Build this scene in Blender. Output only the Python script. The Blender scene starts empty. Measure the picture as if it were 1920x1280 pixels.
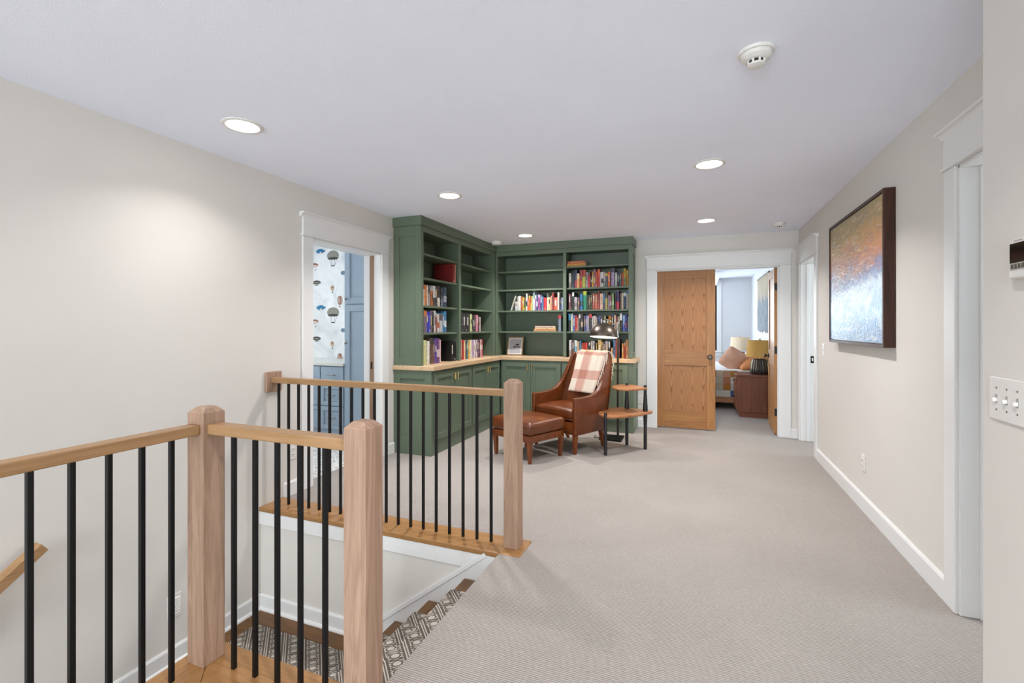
import bpy, bmesh, math, random
from mathutils import Vector, Matrix
PI = math.pi
R = math.radians
random.seed(7)
sc = bpy.context.scene
C = sc.collection

# ------------------------------------------------------------------ camera
FPX, VX, HZ, EYE = 880.0, 1307.0, 613.0, 1.305      # focal length, vanishing point, horizon (px), eye height (m)
YAW = math.atan((VX - 960.0) / FPX)
cam_d = bpy.data.cameras.new('camera')
cam_d.sensor_width = 36.0
cam_d.lens = FPX / 1920.0 * 36.0
cam_d.shift_y = -(640.0 - HZ) / 1920.0
cam_d.clip_start = 0.05
cam = bpy.data.objects.new('camera', cam_d)
C.objects.link(cam)
cam.location = (0, 0, EYE)
cam.rotation_euler = (R(90), 0, YAW)
sc.camera = cam

# ------------------------------------------------------------------ world, view
w = bpy.data.worlds.new('sky')
sc.world = w
w.use_nodes = True
bg = w.node_tree.nodes['Background']
bg.inputs['Color'].default_value = (0.72, 0.86, 1.0, 1)
bg.inputs['Strength'].default_value = 1.6
vs = sc.view_settings
vs.view_transform = 'Standard'
vs.look = 'None'
vs.gamma = 1.0
vs.use_curve_mapping = False
vs.exposure = 0.70
YR = -5.0                # inner face of the hall's rear wall, set far back to even the fill light
CAN_W = 13.5            # watts of one recessed ceiling light
CAN_COL = (1.0, 0.985, 0.975)
LENS_E = 9.0
REAR_FILL_W = 180.0          # fill daylight through the added rear and stair windows
BED_W = 85.0
LAUNDRY_W = 26.0
SKY_COL = (0.88, 0.94, 1.0)
try:
    sc.cycles.use_denoising = True
    sc.cycles.max_bounces = 10
    sc.cycles.diffuse_bounces = 7
    sc.cycles.sample_clamp_indirect = 6.0
except Exception:
    pass

def daylight(name, loc, rot, sx, sy, power, col=SKY_COL):
    l = bpy.data.lights.new(name, 'AREA')
    l.shape = 'RECTANGLE'
    l.size, l.size_y, l.energy, l.color = sx, sy, power, col
    o = bpy.data.objects.new(name, l)
    C.objects.link(o)
    o.location, o.rotation_euler = loc, rot
    return o
# daylight just outside the glass; rear, stair, laundry and side-room windows added for fill
daylight('rear_fill_light', (-0.5, YR - 0.16, 1.3), (R(90), 0, 0), 2.4, 2.0, REAR_FILL_W)
daylight('stair_fill_light', (-2.35, YR - 0.16, 0.3), (R(90), 0, 0), 0.9, 3.2, REAR_FILL_W * 0.6)
daylight('bedroom_far_window_daylight', (-0.3, 12.2, 1.5), (R(90), 0, R(180)), 1.4, 1.5, BED_W * 0.5)
daylight('bedroom_side_window_daylight', (-3.25, 9.3, 1.45), (R(90), 0, R(-90)), 2.2, 1.5, BED_W)
daylight('laundry_fill_light', (-5.35, 3.6, 1.5), (R(90), 0, R(-90)), 1.0, 1.3, LAUNDRY_W)
daylight('side_room_fill_light', (3.15, 5.6, 1.5), (R(90), 0, R(90)), 1.2, 1.3, 28.0)
daylight('near_room_fill_light', (3.15, 2.6, 1.5), (R(90), 0, R(90)), 1.2, 1.3, 30.0)

# ------------------------------------------------------------------ helpers
def lin(c):
    return c / 12.92 if c <= 0.04045 else ((c + 0.055) / 1.055) ** 2.4
def hx(s):
    s = s.lstrip('#')
    return tuple(lin(int(s[i:i + 2], 16) / 255.0) for i in (0, 2, 4)) + (1.0,)

OFF = {}
class MB:
    """collects geometry, builds ONE mesh object"""
    def __init__(s):
        s.v, s.f, s.uv = [], [], None
    def add(s, vs_, fs):
        n = len(s.v)
        s.v += [tuple(p) for p in vs_]
        s.f += [tuple(i + n for i in f) for f in fs]
        return s
    def box(s, x0, x1, y0, y1, z0, z1):
        x0, x1 = min(x0, x1), max(x0, x1); y0, y1 = min(y0, y1), max(y0, y1); z0, z1 = min(z0, z1), max(z0, z1)
        return s.add([(x0, y0, z0), (x1, y0, z0), (x1, y1, z0), (x0, y1, z0), (x0, y0, z1), (x1, y0, z1), (x1, y1, z1), (x0, y1, z1)],
                     [(0, 3, 2, 1), (4, 5, 6, 7), (0, 1, 5, 4), (1, 2, 6, 5), (2, 3, 7, 6), (3, 0, 4, 7)])
    def prism(s, pts, axis, lo, hi):
        """pts: 2D polygon in the other two axes (x: (y,z)  y: (x,z)  z: (x,y))"""
        def P(p, t):
            return (t, p[0], p[1]) if axis == 'x' else (p[0], t, p[1]) if axis == 'y' else (p[0], p[1], t)
        n = len(pts)
        vv = [P(p, lo) for p in pts] + [P(p, hi) for p in pts]
        ff = [tuple(range(n)), tuple(range(2 * n - 1, n - 1, -1))] + [(i, i + n, (i + 1) % n + n, (i + 1) % n) for i in range(n)]
        return s.add(vv, ff)
    def lathe(s, prof, n=24, c=(0, 0, 0), axis='z', closed=False, flute=None):
        vv, ff = [], []
        for (r, h) in prof:
            for i in range(n):
                a = 2 * PI * i / n
                rr = r * (flute(a) if flute else 1)
                x, y = rr * math.cos(a), rr * math.sin(a)
                p = (x, y, h) if axis == 'z' else (h, x, y) if axis == 'x' else (x, h, y)
                vv.append((p[0] + c[0], p[1] + c[1], p[2] + c[2]))
        m = len(prof)
        for j in range(m - 1 + (1 if closed else 0)):
            k = (j + 1) % m
            for i in range(n):
                q = (i + 1) % n
                ff.append((j * n + i, j * n + q, k * n + q, k * n + i))
        if not closed:
            ff.append(tuple(range(n - 1, -1, -1)))
            ff.append(tuple((m - 1) * n + i for i in range(n)))
        return s.add(vv, ff)
    def tube(s, path, rad, n=8, caps=True):
        path = [Vector(p) for p in path]
        rr = rad if isinstance(rad, (list, tuple)) else [rad] * len(path)
        vv, ff = [], []
        up = None
        for i, p in enumerate(path):
            t = (path[min(i + 1, len(path) - 1)] - path[max(i - 1, 0)]).normalized()
            if up is None:
                up = Vector((0, 0, 1)) if abs(t.z) < 0.9 else Vector((1, 0, 0))
            a = t.cross(up).normalized(); b = a.cross(t).normalized()
            up = b
            for k in range(n):
                an = 2 * PI * k / n
                vv.append(p + a * (rr[i] * math.cos(an)) + b * (rr[i] * math.sin(an)))
        for i in range(len(path) - 1):
            for k in range(n):
                q = (k + 1) % n
                ff.append((i * n + k, i * n + q, (i + 1) * n + q, (i + 1) * n + k))
        if caps:
            ff.append(tuple(range(n - 1, -1, -1)))
            ff.append(tuple((len(path) - 1) * n + k for k in range(n)))
        return s.add(vv, ff)
    def rbox(s, c, half, r, nx=8, ny=8, nz=4, crown=0.0, pinch=0.0):
        """rounded, crowned cushion body"""
        bm = bmesh.new()
        hx_, hy_, hz_ = half
        vs_, idx, ff = [], {}, []
        def put(x, y, z):
            k = (round(x, 5), round(y, 5), round(z, 5))
            if k in idx: return idx[k]
            p = Vector((x * hx_, y * hy_, z * hz_))
            q = Vector((max(-hx_ + r, min(hx_ - r, p.x)), max(-hy_ + r, min(hy_ - r, p.y)), max(-hz_ + r, min(hz_ - r, p.z))))
            d = p - q
            if d.length > 1e-9: p = q + d.normalized() * r
            k1 = (1 - x * x) * (1 - y * y)
            p.z += (crown if z > 0 else 0) * k1 * (abs(z))
            if pinch:
                e = (abs(x) * abs(y)) ** 2
                p.x *= 1 + pinch * e; p.y *= 1 + pinch * e
            vs_.append((p.x + c[0], p.y + c[1], p.z + c[2]))
            idx[k] = len(vs_) - 1
            return idx[k]
        def face(fn, na, nb):
            for i in range(na):
                for j in range(nb):
                    a0, a1, b0, b1 = -1 + 2 * i / na, -1 + 2 * (i + 1) / na, -1 + 2 * j / nb, -1 + 2 * (j + 1) / nb
                    ff.append((put(*fn(a0, b0)), put(*fn(a1, b0)), put(*fn(a1, b1)), put(*fn(a0, b1))))
        face(lambda a, b: (a, b, 1), nx, ny); face(lambda a, b: (b, a, -1), ny, nx)
        face(lambda a, b: (a, -1, b), nx, nz); face(lambda a, b: (b, 1, a), nz, nx)
        face(lambda a, b: (1, a, b), ny, nz); face(lambda a, b: (-1, b, a), nz, ny)
        bm.free()
        return s.add(vs_, ff)
    def grid(s, fn, nu, nv):
        vv = [fn(i / nu, j / nv) for j in range(nv + 1) for i in range(nu + 1)]
        ff = [(j * (nu + 1) + i, j * (nu + 1) + i + 1, (j + 1) * (nu + 1) + i + 1, (j + 1) * (nu + 1) + i) for j in range(nv) for i in range(nu)]
        return s.add(vv, ff)
    def build(s, name, m, parent=None, bevel=0.0, seg=1, smooth=False, origin=None, recalc=True):
        off = Vector(origin) if origin is not None else OFF.get(parent.name, Vector()) if parent else Vector()
        me = bpy.data.meshes.new(name)
        me.from_pydata([tuple(Vector(p) - off) for p in s.v], [], s.f)
        if bevel or recalc:
            bm = bmesh.new(); bm.from_mesh(me)
            if recalc: bmesh.ops.recalc_face_normals(bm, faces=bm.faces)
            if bevel:
                ed = [e for e in bm.edges if len(e.link_faces) == 2 and e.calc_face_angle(0) > R(28)]
                bmesh.ops.bevel(bm, geom=ed, offset=bevel, segments=seg, affect='EDGES', clamp_overlap=True, profile=0.5)
            bm.to_mesh(me); bm.free()
        if smooth:
            for p in me.polygons: p.use_smooth = True
            me.set_sharp_from_angle(angle=R(38))
        me.materials.append(m)
        o = bpy.data.objects.new(name, me)
        C.objects.link(o)
        if origin is not None and not parent: o.location = origin
        if parent:
            o.parent = parent
        OFF[o.name] = off
        return o

def tag(o, label=None, cat=None, group=None, kind=None):
    if label: o['label'] = label
    if cat: o['category'] = cat
    if group: o['group'] = group
    if kind: o['kind'] = kind
    return o
def thing(name, label, cat, loc=(0, 0, 0), rotz=None, group=None):
    o = bpy.data.objects.new(name, None)
    C.objects.link(o)
    o.empty_display_size = 0.1
    o.location = loc
    if rotz is None:
        OFF[o.name] = Vector(loc)            # children are given in world coordinates
    else:
        o.rotation_euler = (0, 0, rotz); OFF[o.name] = Vector()   # children are given in local coordinates
    return tag(o, label, cat, group)
def frame(name, loc=(0, 0, 0), rotz=None):
    o = thing(name, None, None, loc, rotz)
    o['kind'] = 'structure'
    return o
def struct(name, mb, m, **k):
    o = mb.build(name, m, **k)
    if not k.get('parent'): o['kind'] = 'structure'
    return o
def copy_tree(o, parent=None):
    c = o.copy(); C.objects.link(c); c.parent = parent
    for ch in o.children: copy_tree(ch, c)
    return c

# ------------------------------------------------------------------ materials
class NT:
    def __init__(s, name):
        s.m = bpy.data.materials.new(name); s.m.use_nodes = True
        s.nt = s.m.node_tree
        s.b = s.nt.nodes['Principled BSDF']
    def n(s, t, **k):
        nd = s.nt.nodes.new(t)
        for a, b in k.items():
            if a.startswith('_'): setattr(nd, a[1:], b)
            else: s.set(nd, a, b)
        return nd
    def set(s, nd, key, val):
        sock = nd.inputs[int(key[1:])] if key[0] == 'i' and key[1:].isdigit() else nd.inputs[key]
        if hasattr(val, 'is_output') or isinstance(val, bpy.types.NodeSocket): s.nt.links.new(val, sock)
        else: sock.default_value = val
    def math(s, op, a, b=0.0, c=None):
        nd = s.nt.nodes.new('ShaderNodeMath'); nd.operation = op
        s.set(nd, 'i0', a); s.set(nd, 'i1', b)
        if c is not None: s.set(nd, 'i2', c)
        return nd.outputs[0]
    def coord(s, scale=(1, 1, 1), rnd=True, rot=(0, 0, 0), kind='Object'):
        tc = s.n('ShaderNodeTexCoord').outputs[kind]
        if rnd:
            oi = s.n('ShaderNodeObjectInfo').outputs['Random']
            va = s.nt.nodes.new('ShaderNodeVectorMath'); va.operation = 'ADD'
            s.nt.links.new(tc, va.inputs[0])
            mu = s.math('MULTIPLY', oi, 17.0)
            s.nt.links.new(mu, va.inputs[1])
            tc = va.outputs[0]
        mp = s.n('ShaderNodeMapping')
        s.nt.links.new(tc, mp.inputs['Vector'])
        mp.inputs['Scale'].default_value = scale; mp.inputs['Rotation'].default_value = rot
        return mp.outputs[0]
    def noise(s, vec, scale, detail=4, rough=0.55, dist=0.0):
        nd = s.n('ShaderNodeTexNoise', Scale=scale, Detail=detail, Roughness=rough, Distortion=dist)
        s.nt.links.new(vec, nd.inputs['Vector'])
        return nd.outputs['Fac']
    def ramp(s, fac, stops, interp='LINEAR'):
        nd = s.nt.nodes.new('ShaderNodeValToRGB')
        nd.color_ramp.interpolation = interp
        el = nd.color_ramp.elements
        while len(el) < len(stops): el.new(0.5)
        for e, (p, c) in zip(el, stops):
            e.position = p; e.color = c
        s.nt.links.new(fac, nd.inputs[0])
        return nd.outputs[0]
    def mix(s, fac, a, b, mode='MIX'):
        nd = s.nt.nodes.new('ShaderNodeMix'); nd.data_type = 'RGBA'; nd.blend_type = mode
        s.set(nd, 'i0', fac)
        for i, v in ((6, a), (7, b)):
            if isinstance(v, bpy.types.NodeSocket): s.nt.links.new(v, nd.inputs[i])
            else: nd.inputs[i].default_value = v
        return nd.outputs[2]
    def bump(s, h, strength=0.3, dist=0.01):
        nd = s.n('ShaderNodeBump', Strength=strength, Distance=dist)
        s.nt.links.new(h, nd.inputs['Height'])
        s.nt.links.new(nd.outputs[0], s.b.inputs['Normal'])
    def out(s, **k):
        for a, v in k.items(): s.set(s.b, a.replace('_', ' '), v)
        return s.m

def paint(name, hexc, rough=0.55, spec=0.35, orange=0.0, scale=90, var=0.03):
    t = NT(name)
    c = hx(hexc)
    v = t.coord(rnd=False)
    nz = t.noise(v, 2.2, 3)
    col = t.ramp(nz, [(0.3, tuple(x * (1 - var) for x in c[:3]) + (1,)), (0.7, tuple(min(1, x * (1 + var)) for x in c[:3]) + (1,))])
    if orange:
        t.bump(t.noise(v, scale, 3, 0.6), orange, 0.004)
    return t.out(Base_Color=col, Roughness=rough, Specular_IOR_Level=spec)
def plain(name, hexc, rough=0.5, metal=0.0, spec=0.5, coat=0.0):
    t = NT(name)
    return t.out(Base_Color=hx(hexc), Roughness=rough, Metallic=metal, Specular_IOR_Level=spec, Coat_Weight=coat)
def emit(name, hexc, strength):
    t = NT(name)
    return t.out(Base_Color=hx(hexc), Emission_Color=hx(hexc), Emission_Strength=strength)
def wood(name, dark, light, axis='z', rough=0.45, scale=1.0, contrast=1.0, coat=0.0, cath=0.0):
    t = NT(name)
    st = {'x': (0.07, 1, 1), 'y': (1, 0.07, 1), 'z': (1, 1, 0.07)}[axis]
    v = t.coord(tuple(q * scale for q in st))
    big = t.noise(v, 9, 5, 0.55, 0.9)
    st2 = {'x': (0.02, 1, 1), 'y': (1, 0.02, 1), 'z': (1, 1, 0.02)}[axis]
    v2 = t.coord(tuple(q * scale for q in st2))
    fine = t.noise(v2, 170, 3, 0.7)
    rings = t.math('FRACT', t.math('MULTIPLY', big, 7.0))
    rings = t.math('ABSOLUTE', t.math('SUBTRACT', rings, 0.5))
    k = t.math('ADD', t.math('MULTIPLY', rings, 0.75 * contrast), t.math('MULTIPLY', t.math('SUBTRACT', fine, 0.5), 0.9 * contrast))
    k = t.math('ADD', k, t.math('MULTIPLY', t.math('SUBTRACT', big, 0.5), 0.8))
    col = t.ramp(t.math('ADD', k, 0.3), [(0.05, hx(dark)), (0.75, hx(light))])
    t.bump(fine, 0.08, 0.002)
    return t.out(Base_Color=col, Roughness=rough, Specular_IOR_Level=0.35, Coat_Weight=coat, Coat_Roughness=0.2)

M = {}
M['wall'] = paint('warm_white_wall_paint', 'd5d0ca', 0.7, 0.25, 0.10, 160, 0.012)
M['wall_bed'] = paint('cool_grey_wall_paint', 'cfd0d3', 0.7, 0.25, 0.08, 160, 0.012)
M['ceiling'] = paint('ceiling_paint', 'eef2ff', 0.85, 0.2, 0.35, 150, 0.01)
M['trim'] = paint('white_trim_paint', 'dedddc', 0.38, 0.4, 0, 90, 0.01)
M['green'] = paint('sage_green_cabinet_paint', '5d6a58', 0.42, 0.45, 0.03, 220, 0.02)
M['blue'] = paint('grey_blue_cabinet_paint', '9aaab9', 0.42, 0.4, 0.03, 220, 0.02)
M['quartz'] = paint('pale_stone_worktop', 'd9d5cd', 0.3, 0.5, 0, 90, 0.03)
M['black'] = plain('black_metal', '08080a', 0.42, 0.2, 0.4)
M['blackwood'] = plain('black_stained_wood', '17181b', 0.4, 0.0, 0.5)
M['brass'] = plain('aged_brass', 'c8a566', 0.28, 1.0)
M['nickel'] = plain('brushed_nickel', '9a948c', 0.3, 1.0)
M['dark_pole'] = plain('dark_pole_metal', '3b3633', 0.4, 0.6)
M['gunmetal'] = plain('dark_bronze_metal', '6a6058', 0.36, 0.9)
M['chrome'] = plain('polished_steel', 'c8ccd2', 0.15, 1.0)
M['white_plastic'] = plain('white_plastic', 'dedbd7', 0.4)
M['grey_plastic'] = plain('grey_plastic', 'a5a29e', 0.5)
M['dark_plastic'] = plain('dark_plastic', '1b1a19', 0.3)
M['screen'] = plain('dark_glass_screen', '12100f', 0.08, 0.0, 0.6)
M['lens'] = emit('lit_lens', 'fff6ea', LENS_E)
M['bulb'] = emit('lit_bulb', 'ffe9cc', 14.0)
M['oak_rail'] = {a: wood('oak_handrail_' + a, '83623f', 'b08a63', a, 0.42, 1.3, 0.55) for a in 'xy'}
M['oak_newel'] = wood('oak_newel_post', '836653', 'b3947e', 'z', 0.55, 1.4, 0.7)
M['oak_cap'] = {a: wood('oak_nosing_' + a, '80592f', 'ac8052', a, 0.35, 1.2, 0.55, 0.15) for a in 'xy'}
M['stair_wood'] = {a: wood('walnut_stained_tread_' + a, '472d14', '775024', a, 0.4, 1.2, 0.7, 0.1) for a in 'xy'}
M['counter'] = {a: wood('pale_oak_worktop_' + a, 'b3926e', 'd6bb9a', a, 0.4, 1.2, 0.5) for a in 'xy'}
M['door_oak'] = {a: wood('honey_oak_door_' + a, '7f5026', 'b07c47', a, 0.42, 1.1, 0.6, 0.1) for a in 'xyz'}
M['walnut'] = {a: wood('walnut_' + a, '4a2111', '7d4427', a, 0.4, 1.0, 0.8) for a in 'xyz'}
M['acacia'] = wood('round_table_wood', '6e4226', 'bd8154', 'x', 0.38, 0.9, 0.8, 0.1)
M['frame_wood'] = wood('dark_walnut_frame', '24140e', '4c2a1c', 'z', 0.45, 1.2, 0.8)
M['leg_wood'] = wood('cognac_stained_leg', '552b14', '81431f', 'z', 0.38, 1.0, 0.6, 0.2)
M['mushroom'] = wood('brown_pocket_door_edge', '7d604c', 'a0826a', 'z', 0.6, 1.0, 0.5)

def leather():
    t = NT('cognac_leather')
    v = t.coord()
    a = t.noise(v, 5.0, 4, 0.6, 0.4)
    col = t.ramp(a, [(0.3, hx('552709')), (0.55, hx('683210')), (0.75, hx('7c4218'))])
    vor = t.n('ShaderNodeTexVoronoi', Scale=260.0)
    t.nt.links.new(v, vor.inputs['Vector'])
    h = t.math('ADD', t.math('MULTIPLY', vor.outputs['Distance'], 0.4), t.noise(v, 14, 5, 0.6, 1.2))
    t.bump(h, 0.18, 0.012)
    return t.out(Base_Color=col, Roughness=0.27, Specular_IOR_Level=0.6)
M['leather'] = leather()

def carpet():
    t = NT('ribbed_loop_carpet')
    tc = t.n('ShaderNodeTexCoord').outputs['Object']
    sp = t.n('ShaderNodeSeparateXYZ'); t.nt.links.new(tc, sp.inputs[0])
    mp = t.n('ShaderNodeMapping'); t.nt.links.new(tc, mp.inputs[0]); mp.inputs['Scale'].default_value = (0.32, 1, 1)
    wob = t.noise(mp.outputs[0], 60, 2)
    yy = t.math('ADD', sp.outputs['Y'], t.math('MULTIPLY', wob, 0.006))
    rows = t.math('ABSOLUTE', t.math('SINE', t.math('MULTIPLY', yy, PI / 0.0098)))
    seg = t.noise(mp.outputs[0], 150, 2, 0.6)
    h = t.math('MULTIPLY', t.math('POWER', rows, 0.6), t.math('ADD', t.math('MULTIPLY', seg, 0.9), 0.45))
    nz = t.noise(tc, 260, 3, 0.7)
    big = t.noise(tc, 1.3, 4, 0.6)
    f = t.math('ADD', t.math('MULTIPLY', h, 0.62), t.math('ADD', t.math('MULTIPLY', nz, 0.25), t.math('MULTIPLY', big, 0.22)))
    col = t.ramp(f, [(0.18, hx('6c655f')), (0.9, hx('aea6a0'))])
    t.bump(t.math('ADD', h, t.math('MULTIPLY', nz, 0.3)), 0.6, 0.005)
    return t.out(Base_Color=col, Roughness=0.95, Specular_IOR_Level=0.1)
M['carpet'] = carpet()

def runner():
    t = NT('patterned_stair_runner')
    uv = t.n('ShaderNodeTexCoord').outputs['UV']
    sp = t.n('ShaderNodeSeparateXYZ'); t.nt.links.new(uv, sp.inputs[0])
    p, q = sp.outputs['X'], sp.outputs['Y']
    wob = t.math('MULTIPLY', t.noise(uv, 60, 2), 0.004)
    s_ = t.math('MULTIPLY', t.math('ADD', p, q), 0.7071)
    t_ = t.math('ADD', t.math('MULTIPLY', t.math('SUBTRACT', p, q), 0.7071), wob)
    ft = t.math('FRACT', t.math('MULTIPLY', t_, 1 / 0.108))
    def band(x, a, b):
        return t.math('MULTIPLY', t.math('GREATER_THAN', x, a), t.math('LESS_THAN', x, b))
    l1 = band(ft, 0.02, 0.075); l2 = band(ft, 0.13, 0.185)
    dt = t.math('MULTIPLY', t.math('SUBTRACT', ft, 0.60), 0.108)
    fs = t.math('MULTIPLY', t.math('SUBTRACT', t.math('FRACT', t.math('MULTIPLY', s_, 1 / 0.052)), 0.5), 0.052)
    e = t.math('ADD', t.math('POWER', t.math('DIVIDE', dt, 0.0185), 2.0), t.math('POWER', t.math('DIVIDE', fs, 0.0135), 2.0))
    oval = t.math('LESS_THAN', e, 1.0)
    ring = t.math('MULTIPLY', band(e, 2.0, 3.4), t.math('GREATER_THAN', t.math('FRACT', t.math('MULTIPLY', s_, 1 / 0.0115)), 0.42))
    rim = t.math('MULTIPLY', band(t.math('ABSOLUTE', dt), 0.0285, 0.034), t.math('GREATER_THAN', t.math('FRACT', t.math('MULTIPLY', s_, 1 / 0.014)), 0.45))
    k = t.math('MINIMUM', t.math('ADD', t.math('ADD', l1, l2), t.math('ADD', oval, t.math('ADD', ring, rim))), 1.0)
    nz = t.noise(uv, 420, 3, 0.7)
    col = t.mix(k, hx('544d47'), hx('c9c2b7'))
    col = t.mix(t.math('MULTIPLY', nz, 0.4), col, hx('8d8378'))
    t.bump(t.math('ADD', nz, t.math('MULTIPLY', k, 0.5)), 0.5, 0.004)
    return t.out(Base_Color=col, Roughness=0.95, Specular_IOR_Level=0.1)
M['runner'] = runner()

def plaid():
    t = NT('cream_and_rose_plaid_wool')
    uv = t.n('ShaderNodeTexCoord').outputs['UV']
    sp = t.n('ShaderNodeSeparateXYZ'); t.nt.links.new(uv, sp.inputs[0])
    def bandset(x, stops):
        return t.ramp(x, [(p, (v, v, v, 1)) for p, v in stops], 'CONSTANT')
    a = bandset(sp.outputs['X'], [(0.0, 0.0), (0.24, 1.0), (0.52, 0.45), (0.57, 0.0), (0.93, 0.5)])
    b = bandset(sp.outputs['Y'], [(0.0, 0.0), (0.17, 1.0), (0.29, 0.0), (0.50, 1.0), (0.63, 0.0), (0.83, 1.0), (0.94, 0.0)])
    f = t.math('ADD', t.math('MULTIPLY', a, 0.5), t.math('MULTIPLY', b, 0.5))
    nz = t.noise(uv, 300, 2, 0.7)
    col = t.ramp(t.math('ADD', f, t.math('MULTIPLY', t.math('SUBTRACT', nz, 0.5), 0.12)), [(0.05, hx('e3d7c6')), (0.5, hx('cfa596')), (1.0, hx('b98575'))])
    t.bump(nz, 0.4, 0.003)
    return t.out(Base_Color=col, Roughness=0.95, Specular_IOR_Level=0.1)
M['plaid'] = plaid()
M['fringe'] = plain('cream_fringe', 'e6dccd', 0.9, 0, 0.1)

def canvas():
    t = NT('abstract_oil_landscape')
    tc = t.n('ShaderNodeTexCoord').outputs['Object']
    sp = t.n('ShaderNodeSeparateXYZ'); t.nt.links.new(tc, sp.inputs[0])
    mp = t.n('ShaderNodeMapping'); t.nt.links.new(tc, mp.inputs[0]); mp.inputs['Scale'].default_value = (1, 1, 1.9)
    n1 = t.noise(mp.outputs[0], 3.6, 6, 0.62, 0.8)
    n2 = t.noise(mp.outputs[0], 11, 5, 0.6, 1.5)
    n3 = t.noise(tc, 34, 4, 0.6, 0.6)
    z = t.math('MULTIPLY', sp.outputs['Z'], 1 / 0.95)
    z = t.math('ADD', z, t.math('MULTIPLY', t.math('SUBTRACT', n1, 0.5), 0.42))
    z = t.math('ADD', z, t.math('MULTIPLY', t.math('SUBTRACT', n2, 0.5), 0.22))
    z = t.math('ADD', z, t.math('MULTIPLY', sp.outputs['Y'], 0.05))
    col = t.ramp(z, [(0.0, hx('54749a')), (0.15, hx('7399bc')), (0.27, hx('9dbcd4')), (0.37, hx('c3d3de')), (0.44, hx('8597b8')),
                     (0.51, hx('7d7798')), (0.57, hx('a9776c')), (0.65, hx('c98556')), (0.78, hx('c99a58')), (0.88, hx('ab8d52')), (1.0, hx('918150'))])
    vor = t.n('ShaderNodeTexVoronoi', Scale=13.0); vor.distance = 'CHEBYCHEV'
    mv = t.n('ShaderNodeMapping'); t.nt.links.new(tc, mv.inputs[0]); mv.inputs['Scale'].default_value = (1, 1, 2.6); mv.inputs['Rotation'].default_value = (0.35, 0, 0)
    t.nt.links.new(mv.outputs[0], vor.inputs['Vector'])
    sc_ = t.n('ShaderNodeSeparateColor'); t.nt.links.new(vor.outputs['Color'], sc_.inputs[0])
    lit = t.ramp(sc_.outputs[0], [(0.80, (0, 0, 0, 1)), (0.84, (1, 1, 1, 1))])
    drk = t.ramp(sc_.outputs[1], [(0.82, (0, 0, 0, 1)), (0.86, (1, 1, 1, 1))])
    col = t.mix(t.math('MULTIPLY', lit, t.math('MULTIPLY', n2, 0.5)), col, hx('dfd6c2'))
    col = t.mix(t.math('MULTIPLY', drk, t.math('MULTIPLY', n2, 0.42)), col, hx('5d6880'))
    t.bump(t.math('ADD', n2, n3), 0.35, 0.01)
    return t.out(Base_Color=col, Roughness=0.32, Specular_IOR_Level=0.5)
M['canvas'] = canvas()

def cloudpaper():
    t = NT('cloudy_wallpaper')
    v = t.coord(rnd=False)
    n = t.noise(v, 2.6, 6, 0.6, 0.8)
    col = t.ramp(n, [(0.3, hx('bcbcbd')), (0.5, hx('d8d6d4')), (0.7, hx('e6e3e0'))])
    return t.out(Base_Color=col, Roughness=0.7, Specular_IOR_Level=0.2)
M['paper'] = cloudpaper()
def mosaic():
    t = NT('speckled_mosaic_floor')
    v = t.coord(rnd=False)
    vor = t.n('ShaderNodeTexVoronoi', Scale=55.0); t.nt.links.new(v, vor.inputs['Vector'])
    sp = t.n('ShaderNodeSeparateColor'); t.nt.links.new(vor.outputs['Color'], sp.inputs[0])
    col = t.ramp(sp.outputs[0], [(0.0, hx('8f8780')), (0.3, hx('c6c1bb')), (0.6, hx('dedad6'))])
    return t.out(Base_Color=col, Roughness=0.4)
M['mosaic'] = mosaic()
def fabric(name, a, b, scale=300, rough=0.9):
    t = NT(name)
    v = t.coord()
    n = t.noise(v, scale, 2, 0.7); n2 = t.noise(v, 6, 3)
    col = t.ramp(t.math('ADD', t.math('MULTIPLY', n, 0.5), t.math('MULTIPLY', n2, 0.5)), [(0.3, hx(a)), (0.7, hx(b))])
    t.bump(t.math('ADD', n, n2), 0.3, 0.004)
    return t.out(Base_Color=col, Roughness=rough, Specular_IOR_Level=0.15)
M['pillow_pink'] = fabric('dusty_rose_cotton', 'b0826c', 'd1a48c')
M['pillow_orange'] = fabric('burnt_orange_cotton', 'b5724a', 'd2915f')
M['linen'] = fabric('white_linen', 'dcdcdc', 'f0efee')
def shade(name, a, b, e):
    t = NT(name)
    v = t.coord()
    n = t.noise(v, 260, 2, 0.7)
    col = t.ramp(n, [(0.3, hx(a)), (0.7, hx(b))])
    return t.out(Base_Color=col, Roughness=0.9)
M['shade_yellow'] = shade('mustard_linen_shade', 'b08644', 'cda45c', 0.12)
M['shade_cream'] = shade('cream_linen_shade', 'd8bfa0', 'ead8bd', 0.12)
def clear_glass():
    t = NT('clear_window_glass')
    tr = t.n('ShaderNodeBsdfTransparent'); gl = t.n('ShaderNodeBsdfGlossy', Roughness=0.02)
    tr.inputs['Color'].default_value = (0.96, 0.98, 0.97, 1)
    mx = t.n('ShaderNodeMixShader', Fac=0.06)
    t.nt.links.new(tr.outputs[0], mx.inputs[1]); t.nt.links.new(gl.outputs[0], mx.inputs[2])
    t.nt.links.new(mx.outputs[0], t.nt.nodes['Material Output'].inputs['Surface'])
    return t.m
M['glass'] = clear_glass()
M['paper_page'] = plain('book_pages', 'd8cfbd', 0.9, 0, 0.1)
M['ink'] = plain('dark_print', '3a3a3c', 0.7, 0, 0.2)
M['mat_board'] = plain('white_mat_board', 'dcd9d6', 0.8, 0, 0.1)
M['print'] = plain('grey_photo_print', 'a9a9af', 0.5)
M['champagne'] = plain('champagne_frame', 'b69c7c', 0.35, 0.4)
M['cream_rope'] = fabric('cream_cotton_rope', 'b8ac9a', 'd6cdbd')
M['grey_rope'] = fabric('blue_grey_cotton_rope', '7d8690', 'c0c5ca')
BOOKM = {}
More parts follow.
